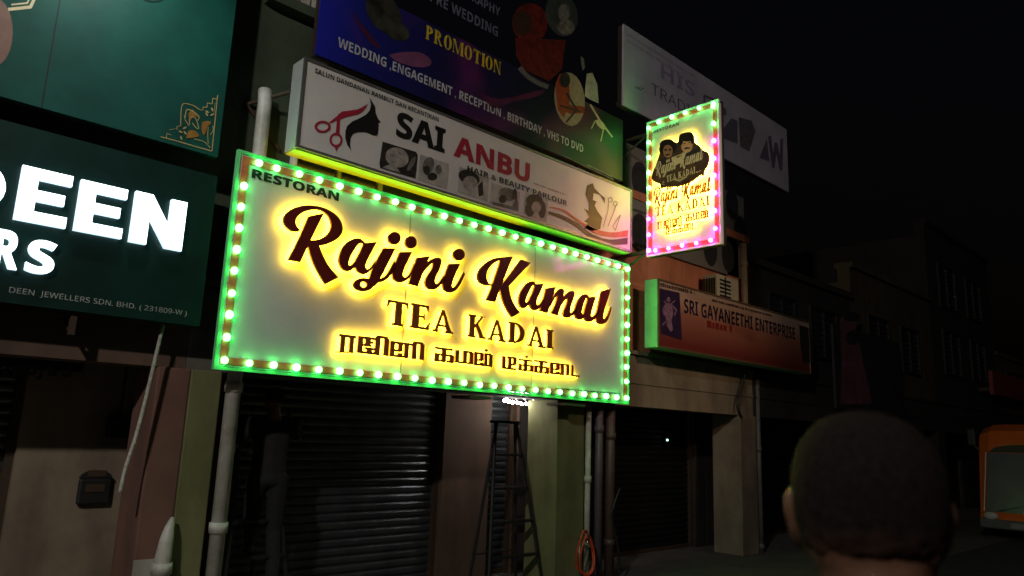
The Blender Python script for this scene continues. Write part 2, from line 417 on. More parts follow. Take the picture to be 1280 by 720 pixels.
def house(label, X0, X1, top, wall, trim, low, shutters, windows, shm, colx, name='shophouse', beam_z=(2.12, 2.86), colw=.5, colm=None):
    h = thing(name, label, 'shophouse', (X0, .35, 0), 'shophouses of the row')
    up = MB().box((X0+.002, .35, beam_z[1]), (X1-.002, .6, top)).box((X0+.002, .28, top), (X1-.002, .66, top+.12))
    up.make('upper_wall', wall, h)
    MB().box((X0+.002, .30, beam_z[0]), (X1-.002, .62, beam_z[1]-.05)).box((X0+.002, .26, beam_z[1]-.05), (X1-.002, .64, beam_z[1])).box((X0+.002, .285, beam_z[0]+.3), (X1-.002, .299, beam_z[0]+.33)).make('fascia_beam', trim, h)
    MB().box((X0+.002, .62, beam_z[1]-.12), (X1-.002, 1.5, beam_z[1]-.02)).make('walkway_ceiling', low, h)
    MB().box((X0+.002, .6, beam_z[1]+.1), (X1-.002, 9, top-.3)).make('house_body', wall, h)
    if colx is not None:
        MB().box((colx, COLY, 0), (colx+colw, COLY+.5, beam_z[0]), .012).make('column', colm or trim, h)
    g = MB(); xs = sorted(shutters); x = X0+.002; Zt = 2.32
    for a, b in xs:
        if a > x: g.box((x, 1.2, 0), (a, 1.4, Zt))
        x = b
    if x < X1: g.box((x, 1.2, 0), (X1-.002, 1.4, Zt))
    g.box((X0+.002, 1.2, Zt), (X1-.002, 1.4, 2.72))
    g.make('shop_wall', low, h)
    for a, b in xs: 
        s = shutter_mesh('roller_shutter', a, b, .04, Zt, 1.33, shm, h)
        MB().box((a, 1.26, 0), (a+.06, 1.34, Zt)).box((b-.06, 1.26, 0), (b, 1.34, Zt)).box((a+.06, 1.29, .0), (b-.06, 1.335, .06)).make('shutter_frame', dark_steel, s)
    for q in windows: window(h, *q, .35, (white_metal if X0 < 4 else black_paint), glass)
    return h
shut_dark = mat('shutter_dark_grey', (.13, .14, .16), .3, .75, .4, 3)
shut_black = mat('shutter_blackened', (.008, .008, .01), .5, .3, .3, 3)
w_green = wallpaint('green_plaster', (.06, .085, .05), (.03, .045, .025))
w_beige = wallpaint('beige_plaster', (.27, .215, .15), (.17, .13, .095))
w_pink = wallpaint('salmon_plaster', (.55, .2, .11), (.42, .15, .08))
w_grey = wallpaint('grey_plaster', (.16, .15, .13), (.09, .085, .07))
w_brown = wallpaint('brown_plaster', (.13, .075, .055), (.08, .05, .035))
w_ochre = wallpaint('ochre_plaster', (.1, .075, .03), (.06, .045, .02))
w_olive_spill = wallpaint('olive_spill_plaster', (.2, .21, .09), (.14, .14, .06))  # olive puts the sign's yellow-green spill into the column colour
w_rose = wallpaint('dull_rose_plaster', (.2, .1, .075), (.13, .065, .05))
w_dark = wallpaint('near_black_plaster', (.035, .028, .025), (.02, .016, .015))  # plain plaster with a very low base colour

house('two storey jewellers shophouse behind the green boards with dark roller shutter', -9.0, -.1, 7.2, w_green, w_brown, w_beige,
      [(-6.5, -3.4), (-2.9, -.98)], [], shut_dark, -.31, colw=.25, colm=w_rose)
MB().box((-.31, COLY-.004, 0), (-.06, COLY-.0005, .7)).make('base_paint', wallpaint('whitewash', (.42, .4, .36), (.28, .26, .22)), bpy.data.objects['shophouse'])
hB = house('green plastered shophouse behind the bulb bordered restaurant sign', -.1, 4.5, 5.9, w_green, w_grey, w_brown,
      [(.75, 3.27), (4.0, 4.45)], [(.62, 1.6, 3.6, 4.95)], shut_dark, -.058, colw=.25, colm=w_olive_spill)
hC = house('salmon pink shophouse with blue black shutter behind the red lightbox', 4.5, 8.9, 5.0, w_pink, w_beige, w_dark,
      [(5.4, 8.6)], [], shut_black, 4.22, colm=w_olive_spill)
MB().box((8.43, COLY, 0), (8.93, COLY+.5, 2.119), .012).make('column', w_beige, hC)
MB().box((8.2, .3, 2.9), (8.55, .349, 4.99)).make('pilaster', w_pink, hC)
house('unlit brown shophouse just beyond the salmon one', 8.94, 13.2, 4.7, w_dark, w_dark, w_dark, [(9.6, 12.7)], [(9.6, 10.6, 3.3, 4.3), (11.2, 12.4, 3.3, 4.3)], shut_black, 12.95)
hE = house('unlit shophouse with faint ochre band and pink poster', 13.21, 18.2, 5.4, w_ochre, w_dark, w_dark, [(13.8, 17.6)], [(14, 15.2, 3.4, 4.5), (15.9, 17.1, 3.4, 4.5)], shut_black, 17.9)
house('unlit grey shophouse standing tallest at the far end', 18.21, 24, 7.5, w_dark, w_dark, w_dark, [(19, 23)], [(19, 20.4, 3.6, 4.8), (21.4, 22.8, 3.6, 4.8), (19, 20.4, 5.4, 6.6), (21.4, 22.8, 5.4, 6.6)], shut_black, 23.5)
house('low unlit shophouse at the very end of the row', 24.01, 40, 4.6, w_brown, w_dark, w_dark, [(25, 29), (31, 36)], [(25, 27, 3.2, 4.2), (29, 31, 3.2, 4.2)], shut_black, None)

# ------------------------------------------------------------------ added lamp across the street, out of frame, put in to light the row
lp = thing('added_fill_lamp', 'added tall grey lamp, unseen, filling the shop fronts from opposite', 'added lamp', (-7.5, -7.5, 0))
MB().tube([(-7.5,-7.5,0), (-7.5,-7.5,6.6), (-7.3,-7.2,7.1), (-6.7,-6.4,7.3)], [.09,.06,.05,.045]).make('pole', steel, lp, True)
hd = MB().box((-6.95,-6.75,7.27), (-6.35,-6.05,7.4), .03).make('lamp_head', steel, lp)
MB().box((-6.88,-6.68,7.255), (-6.42,-6.12,7.268)).make('lamp_glass', glow('added_fill_glass', (1, .92, .8), 20), hd)
sl = bpy.data.lights.new('added_fill_light', 'SPOT'); sl.energy = 1900; sl.color = (1, .93, .84); sl.spot_size = R(114); sl.spot_blend = .6; sl.shadow_soft_size = .2
so = bpy.data.objects.new('added_fill_light', sl); col.objects.link(so); so.parent = lp; so.location = (.85, 1.1, 7.2)
so.rotation_euler = (Vector((6, 7, -1.6))).to_track_quat('-Z', 'Y').to_euler()

LX = 4.4  # second added lamp, unseen, put in to warm the salmon wall and red lightbox
lp2 = thing('added_fill_lamp', 'added amber lamp, unseen, warming the walls further down the row', 'added lamp', (LX, -8.5, 0), 'added lamps across the road'); lp['group'] = 'added lamps across the road'
MB().tube([(LX,-8.5,0), (LX,-8.5,5.6), (LX,-8.1,6.1), (LX,-7.3,6.3)], [.09,.06,.05,.045]).make('pole', steel, lp2, True)
hd = MB().box((LX-.2,-7.5,6.27), (LX+.2,-6.8,6.4), .03).make('lamp_head', steel, lp2)
MB().box((LX-.14,-7.43,6.255), (LX+.14,-6.87,6.268)).make('lamp_glass', glow('added_amber_glass', (1, .66, .35), 12), hd)
s2 = bpy.data.lights.new('added_fill_light', 'SPOT'); s2.energy = 1000; s2.color = (1, .72, .48); s2.spot_size = R(42); s2.spot_blend = 1; s2.shadow_soft_size = .25
so2 = bpy.data.objects.new('added_fill_light', s2); col.objects.link(so2); so2.parent = lp2; so2.location = (0, 1.35, 6.2)
so2.rotation_euler = Vector((1.9, 7.4, -2.5)).to_track_quat('-Z', 'Y').to_euler()

# ================================================================== SIGNS
# ---- the big restaurant sign
S0 = Wall(0.0); SX0, SX1, SZ0, SZ1 = 0.0, 5.22, 2.115, 3.915
sign = thing('restaurant_sign', 'wide white restaurant sign with glowing maroon script and green lit bulb border', 'shop sign', (2.6, 0, SZ0))
panel_m = mat('white_acrylic_panel', (.6, .6, .62), .13, 0, .12, 2.5)
slab(S0, 'panel', SX0+.03, SZ0+.03, SX1-.03, SZ1-.03, 0, -.1, panel_m, sign)
fr = MB(); e = .025
for a, b in (((SX0, SZ0), (SX0+e, SZ1)), ((SX1-e, SZ0), (SX1, SZ1)), ((SX0+e, SZ0), (SX1-e, SZ0+e)), ((SX0+e, SZ1-e), (SX1-e, SZ1))):
    fr.box((a[0], -.012, a[1]), (b[0], .03, b[1]))
fr.make('frame', mat('green_spill_frame', (.2, .75, .32), .35, .1, .15, 5), sign)  # green spill of the bulbs is put into the frame colour
MB().box((SX0+.12, .101, SZ0+.06), (SX1-.12, .118, SZ1-.06)).make('back_plate', steel, sign)
red_band = mat('red_led_strip', (.75, .12, .07), .45, 0, .45, 22, c2=(.5, .08, .045))
bd = .055; x0, x1, z0, z1 = SX0+.045, SX1-.045, SZ0+.045, SZ1-.045
bandp = [rect(x0, z0, x0+bd, z1), rect(x1-bd, z0, x1, z1), rect(x0+bd, z0, x1-bd, z0+bd), rect(x0+bd, z1-bd, x1-bd, z1)]
shape(S0, 'border_strip', bandp, .012, red_band, sign, .011)
BULB_G = glow('green_white_bulb', (.06, 1, .15), 24)
BULB_M = glow('magenta_white_bulb', (1, .042, .75), 30)
def bulb_mesh(name, r):
    mb = MB(); mb.ball((0, 0, 0), (r, r, r*1.05), 3); me = bpy.data.meshes.new(name); mb.bm.to_mesh(me); mb.bm.free()
    me.polygons.foreach_set('use_smooth', [True]*len(me.polygons)); return me
def put_bulbs(pts, r, m, parent):
    me = bulb_mesh('bulb', r); me.materials.append(m); org = ORG[parent.name]
    for p in pts:
        o = bpy.data.objects.new('bulb', me); col.objects.link(o); o.parent = parent; o.location = Vector(p)-org+Vector([random.uniform(-.004, .004) for _ in range(3)]); o.scale = [random.uniform(.9, 1.08)]*3
cx0, cx1, cz0, cz1 = x0+bd/2, x1-bd/2, z0+bd/2, z1-bd/2
pts = []
nh, nv = 26, 9
for i in range(nh):
    t = (i+.0)/(nh-1)*(cx1-cx0)
    pts.append((cx0+t, -.032, cz0))
    pts.append((cx0+.06+(cx1-cx0-.06)*i/(nh-1) if i else cx0+.1, -.032, cz1))
for i in range(1, nv):
    z = cz0+(cz1-cz0-.05)*i/nv+.0
    pts.append((cx0, -.032, z)); pts.append((cx1, -.032, z+.03))
put_bulbs(pts, .029, BULB_G, sign)
for X in (1.75, 3.49): slab(S0, 'panel_seam', X-.004, SZ0+.11, X+.004, SZ1-.11, .0025, .0005, steel, sign)
# letters stand off the panel; light strips in their backs throw the yellow halo on it
maroon = mat('maroon_letter_paint', (.17, .014, .01), .4, 0, .3, 8)
brown_let = mat('copper_letter_paint', (.45, .14, .035), .35, .1, .4, 10)
HALO = glow('yellow_letter_backlight', (1, .64, .025), 34)
def halo_letter(B, polys, n1, thick, m, parent, hm, gap=None, name='letter'):
    L = shape(B, name, polys, n1, m, parent, thick)
    v, f = union(polys)
    back = shape(B, 'backlight', None, n1-thick-.004, hm, L, 0, raw=(v, f))
    return L
S6 = Wall(-.078)
script = script_letters()
script_uv = [(nm, [[S6.uv(*q) for q in p] for p in polys]) for nm, polys in script]
for nm, polys in script_uv: halo_letter(S6, polys, 0, .03, maroon, sign, HALO)
# TEA KADAI in serif capitals
S5 = Wall(-.06)
ZF = lambda p: zz(470, 360, 5.565, p)
boxes = [('T',70,222,262,90),('E',235,375,285,112),('A',395,538,312,152),('K',640,765,348,190),('A',780,905,370,222),('D',920,1036,385,240),('A',1055,1178,412,268),('I',1183,1226,420,288)]
for ch, a, b, yb, yt in boxes:
    m_ = (a+b)/2; p0, p1 = S5.uv(*ZF([(a, yb)])[0]), S5.uv(*ZF([(b, yb)])[0]); zt = S5.uv(*ZF([(m_, yt)])[0])[1]; zb = S5.uv(*ZF([(m_, yb)])[0])[1]
    halo_letter(S5, serif_polys(ch, p0[0], p1[0], zb, zt), 0, .02, brown_let, sign, HALO)
# Tamil line in heavy square letters: thick uprights, thinner bars
def tam(ch):
    tv, th = .21, .17
    V = lambda x, a=0, b=1: rect(x, a, x+tv, b)
    H = lambda y, a, b: rect(a, y-th/2, b, y+th/2)
    dot = [ell(.48, 1.27, .1, .11, 12)]
    ka = [H(.95, 0, .86), V(.34), V(0, 0, .52), H(.5, 0, .93), H(.05, 0, .5), V(.74, 0, .52), H(.05, .6, .93)]
    loop = lambda x: [V(x, 0, .93), H(.94, x, x+.55), V(x+.36, .38, .95), H(.05, x, x+.5), V(x+.36, 0, .28), H(.42, x+.2, x+.5)]
    if ch == 'ra': return [V(.08, .02), V(.5, 0), H(.95, .0, .8), [(-.12, -.1), (.66, .0), (.66, .1), (-.12, .0)]], .82
    if ch == 'ji': return [V(0, .02, .95), H(.95, 0, .86), V(.3, .52, .92), H(.5, 0, .55), H(.7, .3, .62), H(.03, 0, .92), V(.38, 0, .34), H(.3, .3, .8), V(.7, -.04, 1.1), V(1.06, -.04, 1.1), H(1.13, .74, 1.2), ell(.78, .08, .13, .12, 12)], 1.25
    if ch == 'ni': return loop(0)+[H(.95, .36, 1.2), V(.64, 0, .95), H(.05, .4, .8), V(1.0, -.04, 1.08), V(1.36, -.04, 1.08), H(1.12, 1.04, 1.5)], 1.55
    if ch == 'ka': return ka, .93
    if ch == 'k': return ka+dot, .93
    if ch == 'ma': return [V(0), H(.05, 0, .95), V(.42, .0, .95), H(.95, .42, .92), V(.76, 0, .95)], .95
    if ch == 'l': return loop(0)+[H(.05, .4, 1.1), V(.92, 0, .95), V(.62, .1, .95), H(.95, .62, 1.0), ell(.72, 1.25, .1, .11, 12)], 1.11
    if ch == 'tii': return [V(0), H(.05, 0, .9), V(.36, .05, .95), H(.95, .3, .86), V(.68, .4, .98), H(.42, .5, .8)], .9
    if ch == 'ai': return loop(0)+[H(.95, .36, 1.15), V(.64, 0, .95), H(.05, .4, .8), V(.98, 0, .95)], 1.18
    if ch == 'ta': return [V(0), H(.05, 0, .78)], .8
def tam_polys(ch, u0, u1, z0, z1):
    P, W_ = tam(ch); k = (u1-u0)/W_; return [[(u0+x*k, z0+y*(z1-z0)) for x, y in p] for p in P]
def tam_letter(B, ch, left, right, top, m, parent, hm, thick=.02):
    a, b, t = B.uv(*left), B.uv(*right), B.uv(*top); z = (a[1]+b[1])/2
    return halo_letter(B, tam_polys(ch, a[0], b[0], z, z+t[1]-a[1]), 0, thick, m, parent, hm)
def tam_word(B, seq, left, right, top, m, parent, hm, thick=.02):
    a, b, t = B.uv(*left), B.uv(*right), B.uv(*top); z = (a[1]+b[1])/2; W_ = [tam(c)[1] for c in seq]; tot = sum(W_)+.16*(len(seq)-1); k = (b[0]-a[0])/tot; u = a[0]
    for c, w_ in zip(seq, W_): halo_letter(B, tam_polys(c, u, u+w_*k, z, z+t[1]-a[1]), 0, thick, m, parent, hm); u += (w_+.16)*k
for c_, l, r_, t in (('ra', (423, 440), (444.5, 441), (424, 418.5)), ('ji', (446.5, 441), (485, 443.5), (447.5, 421)), ('ni', (487, 445.5), (529.5, 449), (488, 427)),
                    ('ka', (543.5, 451.5), (567, 453), (545, 434.5)), ('ma', (569, 453), (591, 455), (570, 437.5)), ('l', (592.5, 456), (615, 458.5), (593, 440)),
                    ('tii', (628, 461), (646, 462), (628.5, 445.5)), ('k', (648.5, 462.5), (666.5, 465), (650, 448.5)), ('ka', (668, 465.5), (686, 467), (669, 450.5)),
                    ('ai', (687.5, 467), (712, 469.5), (688, 453)), ('ta', (714, 470), (725, 471), (714.5, 456.5))):
    tam_letter(S5, c_, l, r_, t, brown_let, sign, HALO)
blackv = mat('black_vinyl', (.012, .012, .012), .4)
text(S0, 'lettering', 'RESTORAN', (314, 223), (423, 251), (315.5, 211.5), .004, blackv, sign, bold=.055)
dashes(S0, 'lettering', (694, 486.5), (776, 493), .018, .004, blackv, sign)
MB().box((SX0+.35, .02, SZ1+.001), (SX0+3.3, .05, SZ1+.012)).make('top_light_strip', glow('yellow_edge_strip', (1, .8, .02), 5), sign)
# brackets holding the sign off the wall
for X in (.25, 2.55, 4.05, 5.0):
    MB().box((X, .119, SZ0+.04), (X+.05, .34, SZ0+.09)).box((X, .119, SZ1-.12), (X+.05, .34, SZ1-.07)).make('bracket', dark_steel, sign)
MB().box((2.62, .0, SZ0-.07), (2.9, .3, SZ0-.04)).make('bracket', dark_steel, sign)
MB().box((4.05, .0, SZ0-.07), (4.4, .3, SZ0-.04)).make('bracket', dark_steel, sign)

# ---- projecting blade sign
BX = 5.25
BB = Board((BX, 0, 0), (0, -1, 0), (-1, 0, 0))
c = [BB.uv(806, 152), BB.uv(812, 322), BB.uv(895, 128), BB.uv(906, 303)]
bu0, bu1 = (c[0][0]+c[1][0])/2, (c[2][0]+c[3][0])/2; bv0, bv1 = (c[1][1]+c[3][1])/2, (c[0][1]+c[2][1])/2
blade = thing('blade_sign', 'small upright sign with two moustached faces, jutting from the wall above the street', 'shop sign', (BX, -bu0, bv0))
slab(BB, 'panel', bu0+.02, bv0+.02, bu1-.02, bv1-.02, 0, -.08, panel_m, blade)
fr = MB()
for a, b in (((bu0, bv0), (bu0+.02, bv1)), ((bu1-.02, bv0), (bu1, bv1)), ((bu0+.02, bv0), (bu1-.02, bv0+.02)), ((bu0+.02, bv1-.02), (bu1-.02, bv1))):
    fr.box(BB.P(a[0], a[1], .015), BB.P(b[0], b[1], -.02))
fr.make('frame', white_metal, blade)
MB().box(BB.P(bu0, bv0, -.0805), BB.P(bu1, bv1, -.1)).make('back_plate', black_paint, blade)
q = .03; k = .05
shape(BB, 'border_strip', [rect(bu0+q, bv0+q, bu0+q+k, bv1-q), rect(bu1-q-k, bv0+q, bu1-q, bv1-q), rect(bu0+q+k, bv0+q, bu1-q-k, bv0+q+k), rect(bu0+q+k, bv1-q-k, bu1-q-k, bv1-q)], .01, red_band, blade, .009)
gp, mp_ = [], []
uL, uR, vB, vT = bu0+q+k/2, bu1-q-k/2, bv0+q+k/2, bv1-q-k/2
for i in range(9): (gp if i > 2 else mp_).append(BB.P(uL, vB+(vT-vB)*(i+.1)/8.3, .04))
for i in range(8): (gp if i > 5 else mp_).append(BB.P(uR, vB+(vT-vB)*(i+.6)/7.8, .04))
for i in range(5): mp_.append(BB.P(uL+.05+(uR-uL-.05)*(i+.25)/4.6, vB, .04))
for i in range(5): gp.append(BB.P(uL+.02+(uR-uL)*(i+.7)/4.8, vT, .04))
put_bulbs(gp, .026, BULB_G, blade); put_bulbs(mp_, .026, BULB_M, blade)
B4 = Board((BX-.055, 0, 0), (0, -1, 0), (-1, 0, 0))
HALO2 = glow('blade_letter_backlight', (1, .7, .06), 30)
orange_let = mat('orange_brown_letters', (.6, .17, .02), .4, 0, .2, 9)
us = [p for _, P in script_uv for q in P for p in q]; su0, su1 = min(p[0] for p in us), max(p[0] for p in us); sv0, sv1 = min(p[1] for p in us), max(p[1] for p in us)
def script_at(u0, u1, v0, v1, tilt=0):
    out = []
    for nm, P in script_uv:
        out.append([[(u0+(u1-u0)*(p[0]-su0)/(su1-su0), v0+(v1-v0)*(p[1]-sv0)/(sv1-sv0)+tilt*(p[0]-su0)/(su1-su0)) for p in q] for q in P])
    return out
a, b, t = B4.uv(817, 258), B4.uv(889, 243), B4.uv(818, 235)
for P in script_at(a[0], b[0], min(a[1], b[1])-.01, max(t[1], a[1]+.2)): halo_letter(B4, P, 0, .012, orange_let, blade, HALO2)
a, b = B4.uv(819, 271.5), B4.uv(886, 256.5); t = B4.uv(819.5, 259)
for P in serif_line('TEA KADAI', a[0], b[0], (a[1]+b[1])/2, (a[1]+b[1])/2+(t[1]-a[1])*.95): halo_letter(B4, P, 0, .012, orange_let, blade, HALO2)
for q_, l, r_, t in ((('ra', 'ji', 'ni'), (821.5, 287), (852, 280.5), (822, 278)), (('ka', 'ma', 'l'), (857, 277.5), (885, 271), (857.5, 268.5)), (('tii', 'k', 'ka', 'ai', 'ta'), (832, 293.5), (870.5, 286), (832.5, 285))):
    tam_word(B4, q_, l, r_, t, orange_let, blade, HALO2, .012)
text(BB, 'lettering', 'RESTORAN', (817, 167), (849, 156.5), (817.2, 163.2), .004, blackv, blade, bold=.035)
# emblem: two moustached men over a cup and a lettered ribbon
ZG = lambda p: zz(800, 120, 6, p)
emb = [ZG([(95,570),(120,510),(150,420),(148,380),(175,335),(225,322),(262,345),(285,345),(300,300),(335,275),(380,270),(402,300),(405,345),(440,370),(470,405),(508,425),(518,470),(505,520),(480,560),(475,600),(452,590),(400,630),(330,665),(260,680),(195,682),(155,692),(150,660),(110,645),(85,615)])]
emb = [[B4.uv(*p) for p in cr(emb[0]+[emb[0][0]], 3)[:-1]]]
EM = halo_letter(B4, emb, .0, .02, mat('dark_brown_emblem', (.1, .05, .025), .5, 0, .4, 12), blade, HALO2, name='emblem')
skin_p = mat('printed_skin_tan', (.85, .45, .24), .5, 0, .3, 25); hair_p = mat('printed_hair_black', (.012, .009, .008), .5)
cream_p = mat('printed_cream', (.8, .66, .42), .5, 0, .2, 20); brown_p = mat('printed_brown', (.5, .26, .13), .5, 0, .3, 15)
def deco(B, name, Z, polys, n, m, parent): return shape(B, name, [[B.uv(*q) for q in Z(p)] for p in polys], n, m, parent)
deco(B4, 'printed_hair', ZG, [ell(205, 370, 58, 45), ell(178, 400, 35, 40), ell(240, 385, 35, 48)], .0015, hair_p, EM)
deco(B4, 'printed_face', ZG, [ell(210, 415, 36, 48)], .003, brown_p, EM)
deco(B4, 'printed_face', ZG, [ell(352, 370, 44, 58)], .003, skin_p, EM)
deco(B4, 'printed_hair', ZG, [ell(350, 308, 56, 34), ell(308, 330, 18, 40), ell(393, 325, 14, 35)], .0045, hair_p, EM)
deco(B4, 'printed_features', ZG, [ell(336, 358, 9, 4), ell(372, 350, 9, 4), [(333,392),(352,384),(375,386),(378,395),(354,397),(336,402)], ell(195, 405, 11, 8), ell(226, 402, 11, 8), [(192,440),(210,434),(228,437),(228,445),(194,449)]], .006, hair_p, EM)
deco(B4, 'printed_collar', ZG, [[(160,470),(200,462),(225,480),(240,520),(150,545),(135,510)]], .0045, mat('printed_dark_cloth', (.03, .025, .025), .6), EM)
deco(B4, 'printed_collar', ZG, [[(330,440),(390,410),(440,385),(480,420),(440,440),(360,470)]], .0045, mat('printed_dark_cloth', (.03, .025, .025), .6), EM)
deco(B4, 'printed_cup', ZG, [[(238,462),(340,425),(335,460),(318,490),(285,505),(252,500),(240,485)], [(222,500),(260,508),(330,480),(335,488),(270,520),(225,512)]], .006, cream_p, EM)
deco(B4, 'printed_cup', ZG, [[(252,463),(328,437),(322,452),(285,466)]], .007, mat('printed_tea', (.25, .1, .03), .5), EM)
a, b, t = B4.uv(*ZG([(118, 622)])[0]), B4.uv(*ZG([(478, 492)])[0]), B4.uv(*ZG([(122, 555)])[0])
shape(B4, 'printed_lettering', [p for P in script_at(a[0], b[0], a[1]-.02, a[1]+.22, b[1]-a[1]) for p in P], .009, cream_p, EM)
a, b = B4.uv(*ZG([(200, 650)])[0]), B4.uv(*ZG([(415, 580)])[0])
tk = [p for P in serif_line('TEA KADAI', a[0], b[0], 0, .085) for p in P]
shape(B4, 'printed_lettering', [[(p[0], p[1]+a[1]+(b[1]-a[1])*(p[0]-a[0])/(b[0]-a[0])) for p in q] for q in tk], .009, cream_p, EM)
deco(B4, 'printed_ornament', ZG, [*stroke([(250,625),(300,640),(355,605)], 6), *stroke([(270,622),(300,630),(335,608)], 4), ell(180,648,6), ell(430,572,6), *stroke([(165,660),(190,668)],4), *stroke([(440,570),(462,558)],4)], .009, cream_p, EM)
# arms that carry the blade sign
wy = .34
MB().box((BX+.02, -.0-bu0+.0, bv1-.16), (BX+.06, wy, bv1-.12)).make('bracket_arm', dark_steel, blade)
MB().box((BX+.02, -bu0, bv0+.06), (BX+.06, wy, bv0+.1)).make('bracket_arm', dark_steel, blade)
MB().tube([(BX+.04, -bu0+.02, bv1-.14), (BX+.04, wy, bv1-.45)], .015).make('brace', dark_steel, blade)
MB().tube([(BX+.04, -bu0+.02, bv0+.08), (BX+.04, wy, bv0-.2)], .015).make('brace', dark_steel, blade)

# ---- hair and beauty parlour lightbox
SA = Wall(-.1); ZS = lambda p: zz(380, 110, 8, p); Z6 = lambda p: zz(340, 60, 4.5, p); Z7 = lambda p: zz(560, 160, 4.233, p)
a, b = SA.uv(381, 68), SA.uv(789, 318); c1, c2 = SA.uv(370, 180), SA.uv(790, 240)
au0, au1, av0, av1 = (a[0]+c1[0])/2, (b[0]+c2[0])/2, (c1[1]+b[1])/2, (a[1]+c2[1])/2
sai = thing('lightbox_sign', 'pale grey hair and beauty parlour lightbox with red scissors and a black profile', 'shop sign', (au0, -.1, av0))
pale = mat('pale_grey_lightbox_face', (.72, .7, .67), .4, 0, .12, 2.2)
slab(SA, 'face', au0+.025, av0+.025, au1-.025, av1-.025, -.003, -.05, pale, sai)
MB().box((au0, -.085, av0), (au1, .11, av1), .004).make('box_back', mat('lightbox_sides', (.55, .6, .6), .4, .1, .2, 4), sai)
fr = MB()
for p, q in (((au0, av0), (au0+.025, av1)), ((au1-.025, av0), (au1, av1)), ((au0+.025, av0), (au1-.025, av0+.025)), ((au0+.025, av1-.025), (au1-.025, av1))):
    fr.box((p[0], -.108, p[1]), (q[0], -.0862, q[1]))
fr.make('frame', steel, sai)
MB().box((au0+.01, -.08, av0-.012), (au1-.01, .105, av0-.002)).make('bottom_plate', mat('yellow_light_sheet', (.75, .7, .12), .5, 0, .15, 4), sai)  # yellow light on the underside is put into the plate colour
red_v = mat('red_vinyl', (.38, .02, .045), .45, 0, .1, 6)
text(SA, 'lettering', 'SALUN DANDANAN RAMBUT DAN KECANTIKAN', (393.3, 90), (547.8, 152.9), (394.4, 84.4), .003, blackv, sai, bold=.022)
text(SA, 'lettering', 'SAI', (494.4, 171), (555.5, 190.5), (496.5, 139.5), .003, blackv, sai, bold=.05)
text(SA, 'lettering', 'ANBU', (566.6, 195), (661.6, 228.5), (569, 169), .003, red_v, sai, bold=.05)
text(SA, 'lettering', 'HAIR & BEAUTY PARLOUR', (583.6, 213), (708.4, 258.3), (584.4, 206), .005, blackv, sai, bold=.03)
dashes(SA, 'lettering', (667, 230), (708, 245), .02, .003, mat('faint_grey_print', (.4, .36, .33), .5), sai, 5)
sil = [(655,95),(712,190),(715,250),(740,310),(768,342),(740,355),(748,385),(735,400),(748,412),(738,425),(742,440),(730,475),(700,478),(650,455),(610,440),(540,440),(490,455),(465,500),(458,560),(470,625),(430,570),(410,500),(412,430),(430,380),(480,335),(560,300),(620,265),(655,225),(668,170)]
deco(SA, 'profile_emblem', ZS, [sil], .003, blackv, sai)
sc_ = [[(635,160),(575,195),(530,215),(440,228),(380,235),(340,265),(320,300),(350,318),(420,288),(540,262),(585,235),(620,195)], [(245,348),(330,280),(352,312),(268,352)], [(328,300),(358,310),(352,470),(315,462)], [(300,580),(345,580),(320,635)]]
sc_ += ring(185, 388, 82, 60, 55, 38)+ring(318, 520, 66, 72, 45, 48)
deco(SA, 'scissors_emblem', ZS, sc_, .003, red_v, sai)
ph_d = mat('print_dark_photo', (.035, .033, .03), .5, 0, .7, 16); ph_l = mat('print_grey_skin', (.45, .42, .38), .5, 0, .55, 12); ph_m = mat('print_mid_grey', (.22, .2, .18), .5, 0, .7, 14); ph_w = mat('print_pale_grey', (.52, .5, .47), .5, 0, .4, 9)
I = lambda p: p
def photo(quad, bgm, blobs):
    f = deco(SA, 'printed_photo', I, [quad], .003, bgm, sai)
    for n_, (polys, m) in enumerate(blobs): deco(SA, 'printed_figure', I, polys, .0045+.0015*n_, m, f)
photo([(478,177),(520,190),(522,194),(519,223),(475,210),(474,205)], ph_d, [([ell(496, 197, 15, 12, rot=.4), [(480,208),(492,204),(500,216),(478,210)]], ph_l), ([*stroke([(487,193),(492,195)],1.2), *stroke([(497,190),(501,193)],1.2), *stroke([(490,202),(494,203)],1.5), ell(514,205,3,10,rot=.5)], ph_m)])
photo([(525,193),(561,205),(558,236),(522,225)], ph_w, [([ell(535, 207, 7, 11, rot=.3), ell(548,212,4,6)], ph_m), ([ell(533, 213, 4, 6), ell(540,221,6,5)], ph_d)])
photo([(574,208),(611,222),(609,252),(572,240)], ph_w, [([ell(586, 222, 14, 9, rot=.4), [(597,232),(603,226),(604,244),(598,246)]], ph_d), ([ell(587, 229, 9, 9)], ph_l)])
photo([(614,228),(650,240),(648,265),(612,254)], ph_w, [([ell(634, 243, 11, 8, rot=.4), [(615,252),(640,258),(646,244),(648,264),(616,256)]], ph_m), ([ell(628, 249, 5, 5)], ph_d), ([ell(643,243,3,7)], ph_d)])
photo([(656,240),(685,250),(683,278),(654,267)], ph_w, [([ell(668, 252, 11, 9, rot=.3), ell(662,262,6,9), ell(677,262,5,11)], ph_d), ([ell(670, 259, 6, 7)], ph_l)])
rs, bs = mat('salmon_swoosh', (.6, .13, .09), .5), mat('brown_swoosh', (.09, .045, .03), .5)
def swoosh(L, Rr, m, n): shape(SA, 'swoosh', [[SA.uv(*q) for q in p] for p in ribbon(Z7(L), Z7(Rr))], n, m, sai)
swoosh([(535,418),(610,430),(690,485),(780,535),(870,552),(952,540)], [(535,422),(605,440),(690,500),(780,560),(870,578),(950,575)], rs, .003)
swoosh([(530,440),(600,460),(680,500),(760,560),(850,590),(950,580)], [(530,455),(600,480),(680,525),(760,590),(850,618),(948,615)], bs, .005)
